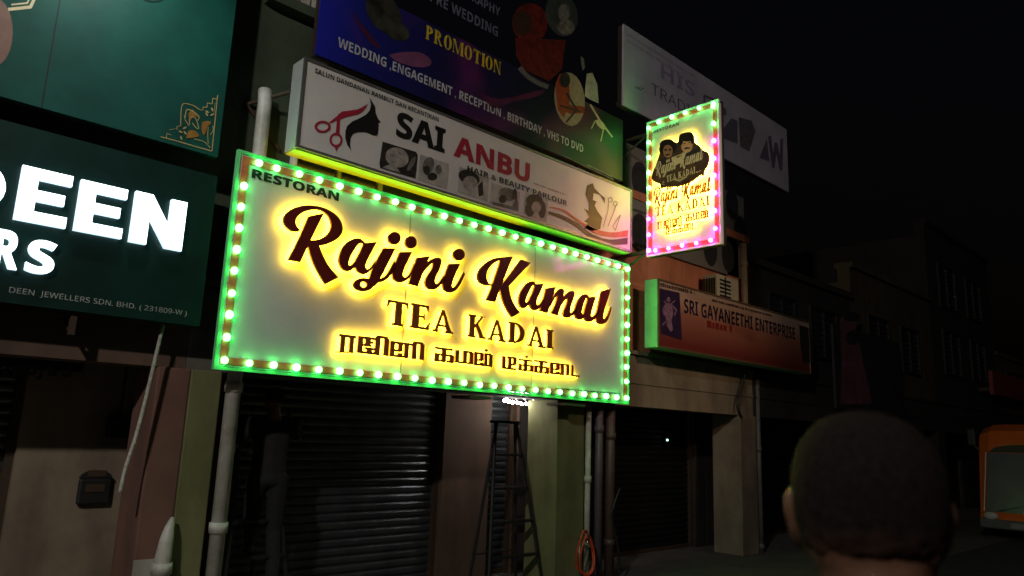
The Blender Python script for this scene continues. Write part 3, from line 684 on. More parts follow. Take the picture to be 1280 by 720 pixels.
deco(SA, 'profile_emblem', Z7, [[(735,305),(765,292),(775,320),(800,345),(830,370),(830,400),(805,355),(770,345),(765,380),(785,390),(775,410),(790,440),(815,475),(805,535),(760,545),(720,530),(740,505),(720,495),(748,470),(718,425),(745,440),(745,400),(728,350)]], .003, mat('brown_profile', (.11, .06, .03), .5), sai)
deco(SA, 'scissors_outline', Z7, stroke([(850,390),(845,440),(820,525)], 3)+stroke([(895,395),(870,460),(845,520)], 3)+stroke([(912,460),(885,540),(870,520),(912,460)], 3)+ring(858,380,12,14,9,11)+ring(885,400,12,14,9,11), .003, ph_m, sai)
for X in (au0+.25, au0+2.4, au1-.4):
    MB().box((X, .111, av0+.05), (X+.05, .349, av0+.1)).box((X, .111, av1-.12), (X+.05, .349, av1-.07)).make('bracket', dark_steel, sai)
MB().tube([(au0+.02, .1, av1-.25), (au0-.3, .34, av1-.42)], .018).make('brace', dark_steel, sai)
MB().tube([(au0-.28, .33, av1-.42), (au0+.05, .33, av0+.1)], .018).make('brace', dark_steel, sai)

# ---- photo studio banner
PB = Wall(-.02); Z8 = lambda p: zz(390, 0, 3.13, p)
a, b, c1 = PB.uv(398, 60), PB.uv(778.5, 228), PB.uv(779, 60)
pu0, pu1, pv0 = a[0]-.02, (b[0]+c1[0])/2, (PB.uv(398, 67)[1]+b[1])/2; pv1 = 5.85
ban = thing('photo_studio_banner', 'dark blue wedding photography banner with yellow serif heading above the beauty lightbox', 'banner', (pu0, -.02, pv0))
def banner_mat():
    m = bpy.data.materials.new('printed_blue_banner'); m.use_nodes = True; n = m.node_tree.nodes; l = m.node_tree.links; b = n['Principled BSDF']; b.inputs['Roughness'].default_value = .45
    tc = n.new('ShaderNodeTexCoord'); sx = n.new('ShaderNodeSeparateXYZ'); l.new(tc.outputs['Object'], sx.inputs[0])
    mr = n.new('ShaderNodeMapRange'); mr.inputs['From Max'].default_value = pu1-pu0; l.new(sx.outputs['X'], mr.inputs['Value'])
    rp = n.new('ShaderNodeValToRGB'); e = rp.color_ramp.elements; e[0].color = (.012, .018, .36, 1); e[1].color = (.004, .012, .008, 1); e[1].position = .95
    for p, c in ((.1, (.008, .012, .16, 1)), (.3, (.008, .007, .06, 1)), (.6, (.006, .006, .022, 1)), (.8, (.005, .006, .01, 1))):
        x = e.new(p); x.color = c
    l.new(mr.outputs[0], rp.inputs[0])
    nz = n.new('ShaderNodeTexNoise'); nz.inputs['Scale'].default_value = .9; nz.inputs['Detail'].default_value = 2; nz.inputs['Distortion'].default_value = 1.2; l.new(tc.outputs['Object'], nz.inputs['Vector'])
    r2 = n.new('ShaderNodeValToRGB'); r2.color_ramp.elements[0].position = .52; r2.color_ramp.elements[0].color = (0, 0, 0, 1); r2.color_ramp.elements[1].position = .75; r2.color_ramp.elements[1].color = (.07, .004, .04, 1)
    l.new(nz.outputs['Fac'], r2.inputs[0])
    ad = n.new('ShaderNodeMix'); ad.data_type = 'RGBA'; ad.blend_type = 'ADD'; ad.inputs['Factor'].default_value = 1
    l.new(rp.outputs[0], ad.inputs['A']); l.new(r2.outputs[0], ad.inputs['B']); l.new(ad.outputs['Result'], b.inputs['Base Color']); return m
slab(PB, 'printed_sheet', pu0, pv0, pu1, pv1, 0, -.02, banner_mat(), ban)
MB().box((pu0, .021, pv0), (pu0+.05, .07, pv1)).box((pu1-.05, .021, pv0), (pu1, .07, pv1)).box((pu0+.05, .021, pv0), (pu1-.05, .07, pv0+.05)).box((pu0+.05, .021, pv1-.05), (pu1-.05, .07, pv1)).make('frame', dark_steel, ban)
for X in (pu0+.3, pu1-.4):
    MB().box((X, .071, pv0+.06), (X+.05, .349, pv0+.11)).make('bracket', dark_steel, ban)
grey_print = mat('printed_silver_white', (.55, .56, .58), .45); yel_print = mat('printed_gold_yellow', (.6, .45, .02), .45, 0, .2, 9); dim_print = mat('printed_dim_blue_grey', (.13, .14, .2), .45)
text(PB, 'lettering', 'WEDDING ,ENGAGEMENT , RECEPTION , BIRTHDAY , VHS TO DVD', (422, 56.5), (728.7, 192), (423.2, 44.5), .003, grey_print, ban, bold=.03)
a, b, t = PB.uv(531.5, 48), PB.uv(625.5, 94.5), PB.uv(532.8, 30.5)
for P in serif_line('PROMOTION', a[0], b[0], (a[1]+b[1])/2, (a[1]+b[1])/2+t[1]-a[1]): shape(PB, 'letter', P, .003, yel_print, ban)
text(PB, 'lettering', 'PRE WEDDING', (537, 4), (622, 43.5), (537.5, -9), .003, dim_print, ban, bold=.03)
text(PB, 'lettering', 'PHOTOGRAPHY', (540, -22), (625, 17), (540.5, -34), .003, dim_print, ban, bold=.03)
dashes(PB, 'lettering', (734, 207), (765, 222), .02, .003, dim_print, ban, 9); dashes(PB, 'lettering', (703, 195), (768, 226), .016, .003, dim_print, ban, 4)
ZP = lambda p: zz(620, 0, 3.788, p)
mag = mat('printed_magenta_haze', (.09, .012, .06), .5, 0, .6, 3); lil = mat('printed_lilac_petal', (.22, .07, .16), .5, 0, .5, 4)
deco(PB, 'printed_petals', Z8, [cr([(300,215),(350,205),(420,205),(465,235),(455,260),(400,262),(330,240),(300,215)], 3)[:-1]], .003, lil, ban)
deco(PB, 'printed_petals', Z8, [cr([(640,335),(680,375),(760,385),(900,350),(890,375),(780,400),(720,425),(670,390),(640,335)], 3)[:-1]], .003, mag, ban)
deco(PB, 'printed_petals', Z8, [cr([(150,40),(190,90),(240,150),(270,190),(230,170),(180,100),(150,40)], 3)[:-1]], .003, mag, ban)
deco(PB, 'printed_portrait', Z8, [ell(280, 50, 60, 90, rot=-.6), ell(330, 120, 55, 35, rot=.5)], .003, mat('printed_dark_olive', (.05, .05, .035), .5, 0, .9, 6), ban)
pr = deco(PB, 'printed_portrait', ZP, [ell(160, 110, 85, 95), [(90,180),(330,190),(310,330),(250,385),(130,330),(95,265)]], .003, mat('printed_bridal_red', (.16, .018, .012), .5, 0, .8, 11), ban)
deco(PB, 'printed_face', ZP, [ell(125, 110, 48, 62)], .0045, mat('printed_dusky_skin', (.05, .022, .012), .5, 0, .4, 9), pr)
deco(PB, 'printed_garland', ZP, [*stroke([(110,320),(150,365),(200,395),(245,412)], 22)], .0045, mat('printed_grey_garland', (.16, .15, .15), .5, 0, .5, 30), pr)
o1 = deco(PB, 'printed_photo', ZP, [ell(310, 70, 75, 105, rot=-.25)], .0045, mat('printed_grey_green_photo', (.05, .06, .055), .5, 0, .6, 10), ban)
deco(PB, 'printed_figure', ZP, [ell(320,60,28,40)], .006, ph_m, o1); deco(PB, 'printed_figure', ZP, [ell(330,130,40,35)], .0065, ph_m, o1)
o2 = deco(PB, 'printed_photo', ZP, [ell(347, 470, 72, 128, rot=-.1)], .0045, mat('printed_cream_photo', (.35, .3, .2), .5, 0, .35, 12), ban)
deco(PB, 'printed_figure', ZP, [[(280,400),(300,350),(340,350),(350,470),(320,560),(290,520)], [(300,480),(360,500),(415,505),(420,535),(350,540),(300,520)]], .006, mat('printed_orange_red', (.3, .06, .02), .5, 0, .4, 12), o2)
deco(PB, 'printed_figure', ZP, [ell(325, 380, 25, 35), *stroke([(330,440),(380,520),(330,580)], 9), *stroke([(300,500),(400,530)], 7)], .0075, ph_d, o2)
deco(PB, 'printed_figure', ZP, [[(400,265),(415,280),(420,320),(410,335),(402,300)]], .0045, ph_m, ban)
deco(PB, 'printed_figure', ZP, [[(428,350),(455,345),(478,400),(485,490),(440,470),(418,455)]], .0048, mat('printed_white_dress', (.42, .42, .36), .5, 0, .4, 12), ban)
deco(PB, 'printed_ornament', ZP, [*stroke([(445,495),(490,570),(550,650)], 8), ell(495,590,30,14,rot=.8), *stroke([(470,570),(450,610)], 5), *stroke([(510,600),(495,670)], 5)], .0045, mat('printed_pale_gold', (.5, .5, .3), .5, 0, .3, 20), ban)

# ---- upper trading sign
TB = Wall(-.02); ZT = lambda p: zz(770, 20, 3.13, p)
a, b, c1, c2 = TB.uv(779.5, 33), TB.uv(985, 236.5), TB.uv(779.5, 135), TB.uv(984, 160)
tu0, tu1, tv0, tv1 = (a[0]+c1[0])/2, (b[0]+c2[0])/2, (b[1]+c1[1])/2, (a[1]+c2[1])/2
tb = thing('trading_company_sign', 'long faded lilac trading company sign high on the salmon shophouse', 'shop sign', (tu0, -.02, tv0))
slab(TB, 'printed_sheet', tu0, tv0, tu1, tv1, 0, -.03, mat('faded_lilac_white_sheet', (.6, .55, .66), .5, 0, .25, 1.5), tb)
MB().box((tu0, .011, tv0), (tu1, .08, tv0+.06)).box((tu0, .011, tv1-.06), (tu1, .08, tv1)).box((tu0, .011, tv0+.06), (tu0+.06, .08, tv1-.06)).box((tu1-.06, .011, tv0+.06), (tu1, .08, tv1-.06)).make('frame', dark_steel, tb)
for X in (tu0+.3, tu0+2.2, tu1-.5): MB().box((X, .081, tv0+.2), (X+.05, .349, tv0+.25)).make('bracket', dark_steel, tb)
navy = mat('faded_navy_print', (.17, .15, .21), .5); faint = mat('faint_violet_print', (.36, .3, .43), .5)
text(TB, 'lettering', 'TRADING', (813.8, 125.4), (885, 149.5), (814.5, 112), .003, navy, tb, bold=.012)
text(TB, 'lettering', 'HIS', (826, 102), (868, 118), (827, 84), .003, faint, tb, bold=.03)
dashes(TB, 'lettering', (784, 44), (868, 97), .03, .003, faint, tb, 3); dashes(TB, 'lettering', (784, 52), (850, 93), .03, .003, faint, tb, 8)
deco(TB, 'printed_emblem', ZT, [*stroke([(75,275),(95,290),(110,280)], 4), *stroke([(80,285),(100,275)], 3)], .003, navy, tb)
for P_ in (stroke([(345,385),(345,312),(400,335)], 8), [[(415,355),(430,362),(430,390),(415,385)]], [[(420,440),(450,400),(475,410),(475,500),(420,480)]], [[(560,555),(590,480),(600,570)]], stroke([(600,470),(615,590),(625,500),(645,600),(648,480)], 12)): deco(TB, 'printed_picture', ZT, P_, .003, navy, tb)
deco(TB, 'printed_picture', ZT, [[(478,395),(530,410),(545,450),(530,500),(520,530),(485,510)]], .0045, mat('grey_statue_print', (.2, .19, .2), .5, 0, .6, 16), tb)

# ---- grey picture board under it, behind the blade sign
GB = Wall(.3)
g0, g1 = GB.uv(783, 174), GB.uv(932, 350); g2 = GB.uv(812, 312)
gv0 = (g1[1]+g2[1])/2; gv1 = g0[1]-.05
gb = thing('picture_board', 'grey board of round portrait pictures on the salmon wall behind the blade sign', 'board', (g0[0], .3, gv0))
slab(GB, 'printed_sheet', g0[0], gv0, g1[0], gv1, 0, -.048, mat('dull_grey_board', (.2, .19, .18), .5, 0, .25, 2), gb)
dk = mat('dull_dark_picture', (.035, .035, .04), .5, 0, .4, 9)
for px, py in ((800, 225), (800, 290), (888, 312), (910, 320), (915, 255), (925, 290)):
    u, v = GB.uv(px, py); shape(GB, 'printed_portrait', [ell(u, v, .2, .27)], .003, dk, gb)
dashes(GB, 'lettering', (787, 262), (812, 270), .04, .003, dk, gb, 4); dashes(GB, 'lettering', (787, 305), (812, 312), .04, .003, dk, gb, 6)

# ---- red enterprise lightbox
SR = Wall(-.1); ZR = lambda p: zz(770, 310, 3.79, p)
a, b, c1, c2 = SR.uv(820, 348), SR.uv(1015, 469), SR.uv(825.5, 433), SR.uv(1010, 401)
ru0, ru1, rv0, rv1 = (a[0]+c1[0])/2, (b[0]+c2[0])/2, (b[1]+c1[1])/2, (a[1]+c2[1])/2
sri = thing('lightbox_sign', 'long red and cream enterprise lightbox with a green lit end beside the restaurant sign', 'shop sign', (ru0, -.1, rv0))
def red_print():
    m = bpy.data.materials.new('printed_red_and_cream'); m.use_nodes = True; n = m.node_tree.nodes; l = m.node_tree.links; b = n['Principled BSDF']; b.inputs['Roughness'].default_value = .4
    tc = n.new('ShaderNodeTexCoord'); sx = n.new('ShaderNodeSeparateXYZ'); l.new(tc.outputs['Object'], sx.inputs[0])
    mr = n.new('ShaderNodeMapRange'); mr.inputs['From Max'].default_value = rv1-rv0; l.new(sx.outputs['Z'], mr.inputs['Value'])
    rp = n.new('ShaderNodeValToRGB'); e = rp.color_ramp.elements; e[0].color = (.15, .025, .02, 1); e[0].position = .1; e[1].color = (.4, .29, .23, 1); e[1].position = .95
    x = e.new(.55); x.color = (.3, .11, .07, 1); x = e.new(.75); x.color = (.42, .24, .16, 1)
    l.new(mr.outputs[0], rp.inputs[0]); l.new(rp.outputs[0], b.inputs['Base Color']); return m
slab(SR, 'face', ru0+.025, rv0+.025, ru1-.025, rv1-.025, -.003, -.05, red_print(), sri)
MB().box((ru0, -.085, rv0), (ru1, .12, rv1), .004).make('box_back', mat('green_spill_lightbox_sides', (.32, .78, .36), .35, 0, .2, 5), sri)  # side colour carries the green glow from the neighbouring bulbs
fr = MB()
for p, q in (((ru0, rv0), (ru0+.025, rv1)), ((ru1-.025, rv0), (ru1, rv1)), ((ru0+.025, rv0), (ru1-.025, rv0+.025)), ((ru0+.025, rv1-.025), (ru1-.025, rv1))):
    fr.box((p[0], -.108, p[1]), (q[0], -.0862, q[1]))
fr.make('frame', mat('brown_frame', (.25, .16, .1), .4, .5), sri)
text(SR, 'lettering', 'SRI GAYANEETHI ENTERPRISE', (855, 391), (994, 424.5), (854.3, 373), .003, mat('dark_indigo_vinyl', (.018, .012, .04), .4), sri, bold=.02)
dashes(SR, 'lettering', (884, 409), (915, 415), .1, .003, mat('dark_red_print', (.2, .015, .01), .5), sri, 2)
dashes(SR, 'lettering', (823, 357), (868, 368), .05, .003, bs, sri, 7); dashes(SR, 'lettering', (890, 376.5), (965, 396), .035, .003, bs, sri, 5)
d1 = deco(SR, 'printed_photo', ZR, [[(201,190),(300,212),(312,437),(212,405)]], .003, mat('printed_deep_violet', (.03, .012, .05), .5, 0, .4, 7), sri)
deco(SR, 'printed_figure', ZR, [ell(247, 245, 9, 13), [(232,262),(262,262),(270,300),(262,345),(240,350),(228,310)], *stroke([(235,270),(222,290),(228,320)], 7), *stroke([(262,270),(285,295),(275,320)], 7), *stroke([(238,265),(225,250)], 5), *stroke([(262,262),(280,248)], 5), [(235,345),(262,345),(268,390),(258,398),(240,370)], *stroke([(232,350),(220,365)], 6)], .0045, mat('printed_lilac_statue', (.3, .16, .26), .5, 0, .6, 18), d1)
d2 = deco(SR, 'printed_photo', ZR, [[(868,365),(920,380),(935,470),(930,545),(885,545),(872,450)]], .003, mat('printed_black_photo', (.03, .02, .02), .5), sri)
for X in (ru0+.4, ru0+2.2, ru1-.4): MB().box((X, .121, rv0+.1), (X+.05, .299, rv0+.15)).make('bracket', dark_steel, sri)


# ---- jewellers boards on the left
J = Wall(0.0)
gr = thing('green_billboard', 'large dark green board with gold corner ornament above the lit white letters', 'billboard', (-4, 0, 3))
gu1 = (J.uv(297, 0)[0]+J.uv(272, 188)[0])/2; gz0 = (J.uv(10, 132)[1]+J.uv(272, 189)[1])/2
green_m = mat('bottle_green_board', (.007, .085, .066), .42, 0, .35, 2.2); green_d = mat('dark_green_fascia', (.003, .028, .022), .4, 0, .4, 2.5)
slab(J, 'board_face', -6, gz0, gu1, 5.6, 0, -.05, green_m, gr)
MB().box((-6, .051, gz0), (gu1, .1, gz0+.06)).box((gu1-.06, .051, gz0+.06), (gu1, .1, 5.6)).box((-5.99, .051, 5.54), (gu1-.06, .1, 5.6)).make('frame', dark_steel, gr)
for X in (-1.38, -2.6): slab(J, 'panel_seam', X-.004, gz0, X+.004, 5.6, .003, .0005, black_paint, gr)
for X in (-5, -2.5, -.6): MB().box((X, .101, gz0+.2), (X+.05, .349, gz0+.25)).make('bracket', dark_steel, gr)
gold = mat('printed_gold', (.62, .47, .2), .4, .2, .3, 14); gold2 = mat('printed_copper', (.42, .2, .05), .4, .2, .4, 14)
ZO = lambda p: zz(190, 110, 8, p)
deco(J, 'gold_ornament', ZO, [*stroke([(598,632),(655,72)], 11), *stroke([(655,112),(605,105),(602,160),(552,150),(548,195),(510,190),(505,225)], 8), *stroke(cr([(500,225),(470,215),(430,185),(380,165),(310,160),(290,230),(285,380)],4), 8), *stroke([(285,380),(248,385),(248,420)], 6), *stroke([(598,632),(430,585),(280,540),(130,500),(85,488)], 11), *stroke([(140,500),(150,455),(190,470)], 6),
     *stroke([(170,420),(235,408)], 4), *stroke([(632,150),(615,270)], 5)], .003, gold, gr)
leaf = lambda x, y, a_: ring(x, y, 22, 12, 15, 6, 12) if a_ == 0 else [ell(x, y, 22, 9, 12, 0, a_)]
deco(J, 'gold_ornament', ZO, [q for x, y, a_ in ((545,265,1.0),(600,215,1.2),(600,268,-.4),(550,240,.6),(285,440,.4),(325,400,-.5),(290,500,1.2),(330,450,.9)) for q in leaf(x, y, a_)]
     + stroke(cr([(330,300),(345,220),(400,230),(440,260),(470,290),(455,330)],4), 9) + stroke(cr([(375,370),(375,300),(430,300),(465,400),(440,400),(400,350)],4), 8) + stroke(cr([(320,270),(330,320),(370,380)],4), 7)
     + stroke(cr([(580,600),(520,540),(440,515),(420,510)],4), 7) + stroke(cr([(560,560),(555,470),(560,390)],4), 7) + stroke(cr([(580,470),(610,420),(605,380)],4), 8), .005, gold, gr)
deco(J, 'gold_ornament', ZO, [cr([(500,340),(560,330),(590,350),(560,380),(540,440),(510,470),(495,400),(500,340)],3)[:-1], cr([(340,490),(370,425),(430,430),(470,480),(420,495),(350,505),(340,490)],3)[:-1], cr([(360,260),(400,215),(430,250),(470,300),(420,280),(380,330),(360,260)],3)[:-1]], .004, gold2, gr)
deco(J, 'printed_portrait', I, [ell(-6, 40, 22, 42)], .003, mat('printed_rosy_skin', (.26, .14, .11), .5, 0, .3, 6), gr)
deco(J, 'printed_frame', I, [*stroke([(10,12),(38,9),(46,-8)], 4), *stroke([(14,6),(34,4),(40,-8)], 2)], .003, cream_p, gr)
deco(J, 'printed_frame', I, ring(192, -6, 16, 9, 13, 7), .003, green_d, gr)
jf = thing('jewellers_fascia', 'dark green fascia with glowing white block letters beside the restaurant sign', 'shop sign', (-4, 0, 2.4))
ju1 = (J.uv(266, 215)[0]+J.uv(257, 405)[0])/2; jz1 = (J.uv(5, 152)[1]+J.uv(215, 204)[1])/2; jz0 = (J.uv(5, 378)[1]+J.uv(250, 408)[1])/2
slab(J, 'fascia_panel', -6, jz0, ju1, jz1, 0, -.12, green_d, jf)
for X in (-5, -3, -1.0): MB().box((X, .121, jz0-.0), (X+.04, .299, jz0+.04)).box((X, .04, jz0-.16), (X+.04, .08, jz0-.002)).tube([(X+.02, .06, jz0-.15), (X+.02, .29, jz0-.03)], .015).make('bracket', dark_steel, jf)
LETW = glow('white_led_letter_face', (.8, .92, 1), 4); let_side = glow('lit_letter_side', (.55, .85, 1), 1.1)
JL = Wall(-.04)
def block(ch, a, w_=.34, h_=.2):
    x0, x1, y0, y1 = a; W_, H_ = x1-x0, y1-y0; s = w_*W_; t = h_*H_
    if ch == 'E': return [rect(x0, y0, x0+s, y1), rect(x0+s, y0, x1, y0+t), rect(x0+s, y1-t, x1, y1), rect(x0+s, y0+H_/2-t*.5, x1-.1*W_, y0+H_/2+t*.5)]
    if ch == 'N': s = .31*W_; return [rect(x0, y0, x0+s, y1), rect(x1-s, y0, x1, y1), [(x0, y1), (x0+s*1.05, y1), (x1, y0), (x1-s*1.05, y0)]]
    if ch == 'D': return [rect(x0, y0, x0+s, y1)]+[[(x0+s+(W_-s)*f1*math.sin(math.pi*i/12), y0+H_/2+H_/2*g1*math.cos(math.pi*i/12)) for i, f1, g1 in ((k, 1, 1), (k+1, 1, 1), (k+1, .5, .58), (k, .5, .58))] for k in range(12)]
ZJ = lambda p: zz(0, 200, 3.273, p)
for ch, quad in (('D', [(-190,-30),(36,12),(10,232),(-215,190)]), ('E', [(95,20),(300,68),(268,280),(55,240)]), ('E', [(335,80),(524,122),(497,320),(300,288)]), ('N', [(560,130),(768,172),(742,370),(525,335)])):
    q = [JL.uv(*p) for p in ZJ(quad)]
    bx = ((q[0][0]+q[3][0])/2, (q[1][0]+q[2][0])/2, (q[2][1]+q[3][1])/2, (q[0][1]+q[1][1])/2)
    L = shape(JL, 'letter', block(ch, bx), 0, let_side, jf, .038); shape(JL, 'lit_face', block(ch, bx), .002, LETW, L)
for ch, l, r_, t in (('R', (-36/3.273, 200+432/3.273), (68/3.273, 200+452/3.273), (-20/3.273, 200+275/3.273)), ('S', (100/3.273, 200+454/3.273), (215/3.273, 200+472/3.273), (115/3.273, 200+318/3.273))):
    L = text(JL, 'letter', ch, l, r_, t, 0, let_side, jf, bold=.045, thick=.038, uni=True); text(JL, 'lit_face', ch, l, r_, t, .002, LETW, L, bold=.045, uni=True)
text(J, 'lettering', 'DEEN  JEWELLERS SDN. BHD. ( 231809-W )', (11, 365.5), (233, 394.5), (11.5, 358.5), .003, mat('pale_grey_lettering', (.4, .42, .4), .5), jf, bold=.004)
# floodlight on an arm over the green board (its glow on the board is in the photograph)
fl = thing('billboard_floodlight', 'small floodlight on an arm over the green board', 'floodlight', (-1.15, 0, 5.6))
MB().tube([(-1.15, .02, 5.58), (-1.15, -.55, 5.78)], .018).make('arm', dark_steel, fl)
fh = MB().box((-1.27, -.72, 5.72), (-1.03, -.55, 5.82), .01).make('lamp_head', black_paint, fl)
MB().box((-1.25, -.70, 5.712), (-1.05, -.57, 5.719)).make('lamp_glass', glow('floodlight_glass', (.85, 1, .95), 8), fh)
fd = bpy.data.lights.new('floodlight_lamp', 'SPOT'); fd.energy = 120; fd.spot_size = R(120); fd.spot_blend = .9; fd.color = (.85, 1, .95); fd.shadow_soft_size = .08
fo = bpy.data.objects.new('floodlight_lamp', fd); col.objects.link(fo); fo.parent = fl; fo.location = (0, -.63, .1); fo.rotation_euler = Vector((.05, .6, -1)).to_track_quat('-Z', 'Y').to_euler()

# ================================================================== STREET OBJECTS
PF = lambda x, y, Y: at(x, y, Y)
# pipes on the columns
def pipe(name, label, cat, pts, r, m, collars=(), smooth=True, group=None):
    t = thing(name, label, cat, (pts[-1][0], pts[-1][1], min(p[2] for p in pts)), 'drain pipes on the shop columns')
    MB().tube(pts, r, 14).make('pipe', m, t, smooth)
    for i, z in enumerate(collars):
        x, y = pts[-1][0], pts[-1][1]
        MB().tube([(x, y, z-.04), (x, y, z+.04)], (r[-1] if isinstance(r, list) else r)+.012, 14).make('collar', m, t, smooth)
    return t
grey_pvc = mat('grey_plastic_pipe', (.16, .15, .15), .5, 0, .4, 6); brown_pvc = mat('brown_plastic_pipe', (.1, .06, .05), .5, 0, .4, 6)
p = at(278, 560, .24)
pipe('drain_pipe', 'tall off-white drain pipe running down the left column behind the restaurant sign', 'pipe', [(.28,.26,4.62), (.28,.235,4.5), (.28,.235,0)], .06, white_pvc, (.9, 2.0))
p = at(212, 640, .16)
pipe('drain_pipe', 'short thick white standpipe with a rounded top at the foot of the left column', 'pipe', [(p.x+.04, .2, 1.0), (p.x+.025, .19, .93), (p.x+.012, .185, .84), (p.x, .18, .7), (p.x, .18, 0)], [.012, .035, .05, .06, .06], white_pvc, (.64,))
p1, p2, p3 = at(734, 600, .2), at(746, 600, .2), at(762, 600, .2)
pipe('drain_pipe', 'slim pale pipe left of the purple grey pipe by the hose tap', 'pipe', [(4.72,.22,2.1), (4.72,.22,0)], .035, white_pvc, (1.2,))
pipe('drain_pipe', 'purple grey pipe between the pale pipe and the brown pipe', 'pipe', [(4.9,.2,2.6), (4.9,.2,0)], .05, mat('purple_grey_pipe', (.12, .085, .11), .5, 0, .3, 6), (1.8,))
pipe('drain_pipe', 'brown jointed pipe rightmost beside the hose tap', 'pipe', [(5.12,.2,2.6), (5.12,.2,0)], .06, brown_pvc, (1.72, .45))
pp = at(949, 300, .25)
pipe('drain_pipe', 'cream downpipe on the corner of the salmon upper wall', 'pipe', [(8.66,.27,4.95), (8.66,.27,3.0)], .06, mat('cream_pipe', (.42, .33, .22), .5, 0, .3, 5), (3.55, 4.6))
pipe('drain_pipe', 'thin grey pipe beside the far right column', 'pipe', [(9.05,.3,2.8), (9.05,.3,0)], .04, grey_pvc, (1.6, .1))

# air conditioner on the ledge behind the red lightbox
A = Wall(.0); a, b = A.uv(897, 352), A.uv(927, 381)
ac = thing('air_conditioner', 'cream air conditioner unit on the ledge above the red lightbox', 'air conditioner', (a[0], .0, b[1]))
z0_, z1_ = rv1-.02, rv1+.38; x0_, x1_ = a[0], a[0]+.62
acm = mat('cream_enamel', (.5, .46, .36), .4, 0, .2, 6)
MB().box((x0_, .0, z0_), (x1_, .26, z1_), .02).make('casing', acm, ac)
g = MB()
for i in range(5): g.box((x0_+.06, -.012, z0_+.06+i*.06), (x0_+.36, -.002, z0_+.085+i*.06))
g.box((x0_+.2, -.014, z0_+.04), (x0_+.22, -.001, z1_-.03))
g.make('grille', black_paint, ac)
g = MB()
for i in range(5): g.box((x0_-.012, .04+i*.045, z0_+.06), (x0_-.001, .06+i*.045, z1_-.06))
g.make('side_vent', black_paint, ac)
MB().box((x0_+.05, .0, z0_-.05), (x0_+.1, .34, z0_-.001)).box((x1_-.1, .0, z0_-.05), (x1_-.05, .34, z0_-.001)).make('bracket', dark_steel, ac)

# meter box, switch box, notice on the wall left of the column
def wallbox(name, label, cat, px0, px1, Y, d, m, extra):
    a, b = at(*px0, Y), at(*px1, Y); t = thing(name, label, cat, (a.x, Y, b.z))
    MB().box((a.x, Y-d, b.z), (b.x, Y-.002, a.z), .015).make('box', m, t); extra(t, a, b, Y-d); return t
def meter_x(t, a, b, y):
    cx, w = (a.x+b.x)/2, (b.x-a.x)/2
    V = [(cx+w*math.cos(math.pi*i/14), a.z+w*.55*math.sin(math.pi*i/14)) for i in range(15)]
    n = len(V); build('arched_top', [(x, y, z) for x, z in V]+[(x, y+.04, z) for x, z in V], [list(range(n))[::-1], [i+n for i in range(n)]]+[[i, (i+1) % n, (i+1) % n+n, i+n] for i in range(n)], black_paint, t)
    MB().box((a.x+.05, y-.008, b.z+.1), (b.x-.05, y-.001, b.z+.16)).box((a.x+.05, y-.008, b.z+.22), (b.x-.05, y-.001, b.z+.27)).make('slots', dark_steel, t)
wallbox('meter_box', 'black arched meter box low on the brown wall beside the left column', 'meter box', (98, 598), (134, 629), 1.19, .05, black_paint, meter_x)
def switch_x(t, a, b, y):
    MB().tube([((a.x+b.x)/2, y+.04, a.z), ((a.x+b.x)/2, y+.04, 2.6)], .02).make('conduit', black_paint, t)
    MB().box((a.x+.03, y-.006, a.z-.1), (b.x-.03, y-.001, a.z-.04)).make('cover', dark_steel, t)
wallbox('switch_box', 'small black switch box with a conduit, higher on the brown wall than the arched box', 'switch box', (134, 519), (159, 548), 1.19, .1, black_paint, switch_x)
# shop name board over the jewellers shutter, writing too dim to read
a, b = at(0, 428, .95), at(104, 466, .95)
nb = thing('name_board', 'unlit navy name board over the leftmost roller shutter', 'board', (a.x, .95, b.z))
MB().box((-6, .95, b.z), (b.x, 1.05, a.z), .01).make('board_face', mat('unlit_navy_board', (.015, .016, .035), .5), nb)
NB = Wall(.95)
for pts in ([(0,458),(6,455),(10,459),(6,466),(0,465)], [(18,457),(18,466),(28,467),(28,457)], [(36,458),(44,458),(42,467),(34,466),(36,458)], [(52,462),(50,472),(46,472)], [(62,460),(70,460),(68,468),(60,467)], [(78,462),(88,459),(86,469),(78,468)]): shape(NB, 'letter', stroke(cr([NB.uv(x, y) for x, y in pts]), .025), .003, mat('dim_slate_lettering', (.05, .05, .07), .5), nb)

# rope and cables
rope = MB().tube([at(x, y, .12) for x, y in cr([(204, 406), (196, 440), (183, 495), (170, 545), (157, 585), (150, 616)])], .014, 6).make('hanging_rope', mat('white_rope', (.5, .48, .44), .8, 0, .4, 40), None, True)
tag(rope, 'frayed white rope hanging from the dark green fascia', 'rope')
tk = [at(x, y, .2) for x, y in cr([(929, 444), (931, 470), (926, 490), (922, 508), (927, 522)])]
cb = MB().tube(tk, .022, 6).make('cable_bundle', black_paint, None, True); tag(cb, 'black cable bundle hanging at the top of the right column', 'cable')
cb = MB().tube([at(x, y, .1) for x, y in cr([(775, 610), (765, 640), (768, 660), (773, 690), (774, 719)])], .014, 6).make('loose_cable', black_paint, None, True); tag(cb, 'loose black cable hanging over the brown pipe', 'cable')

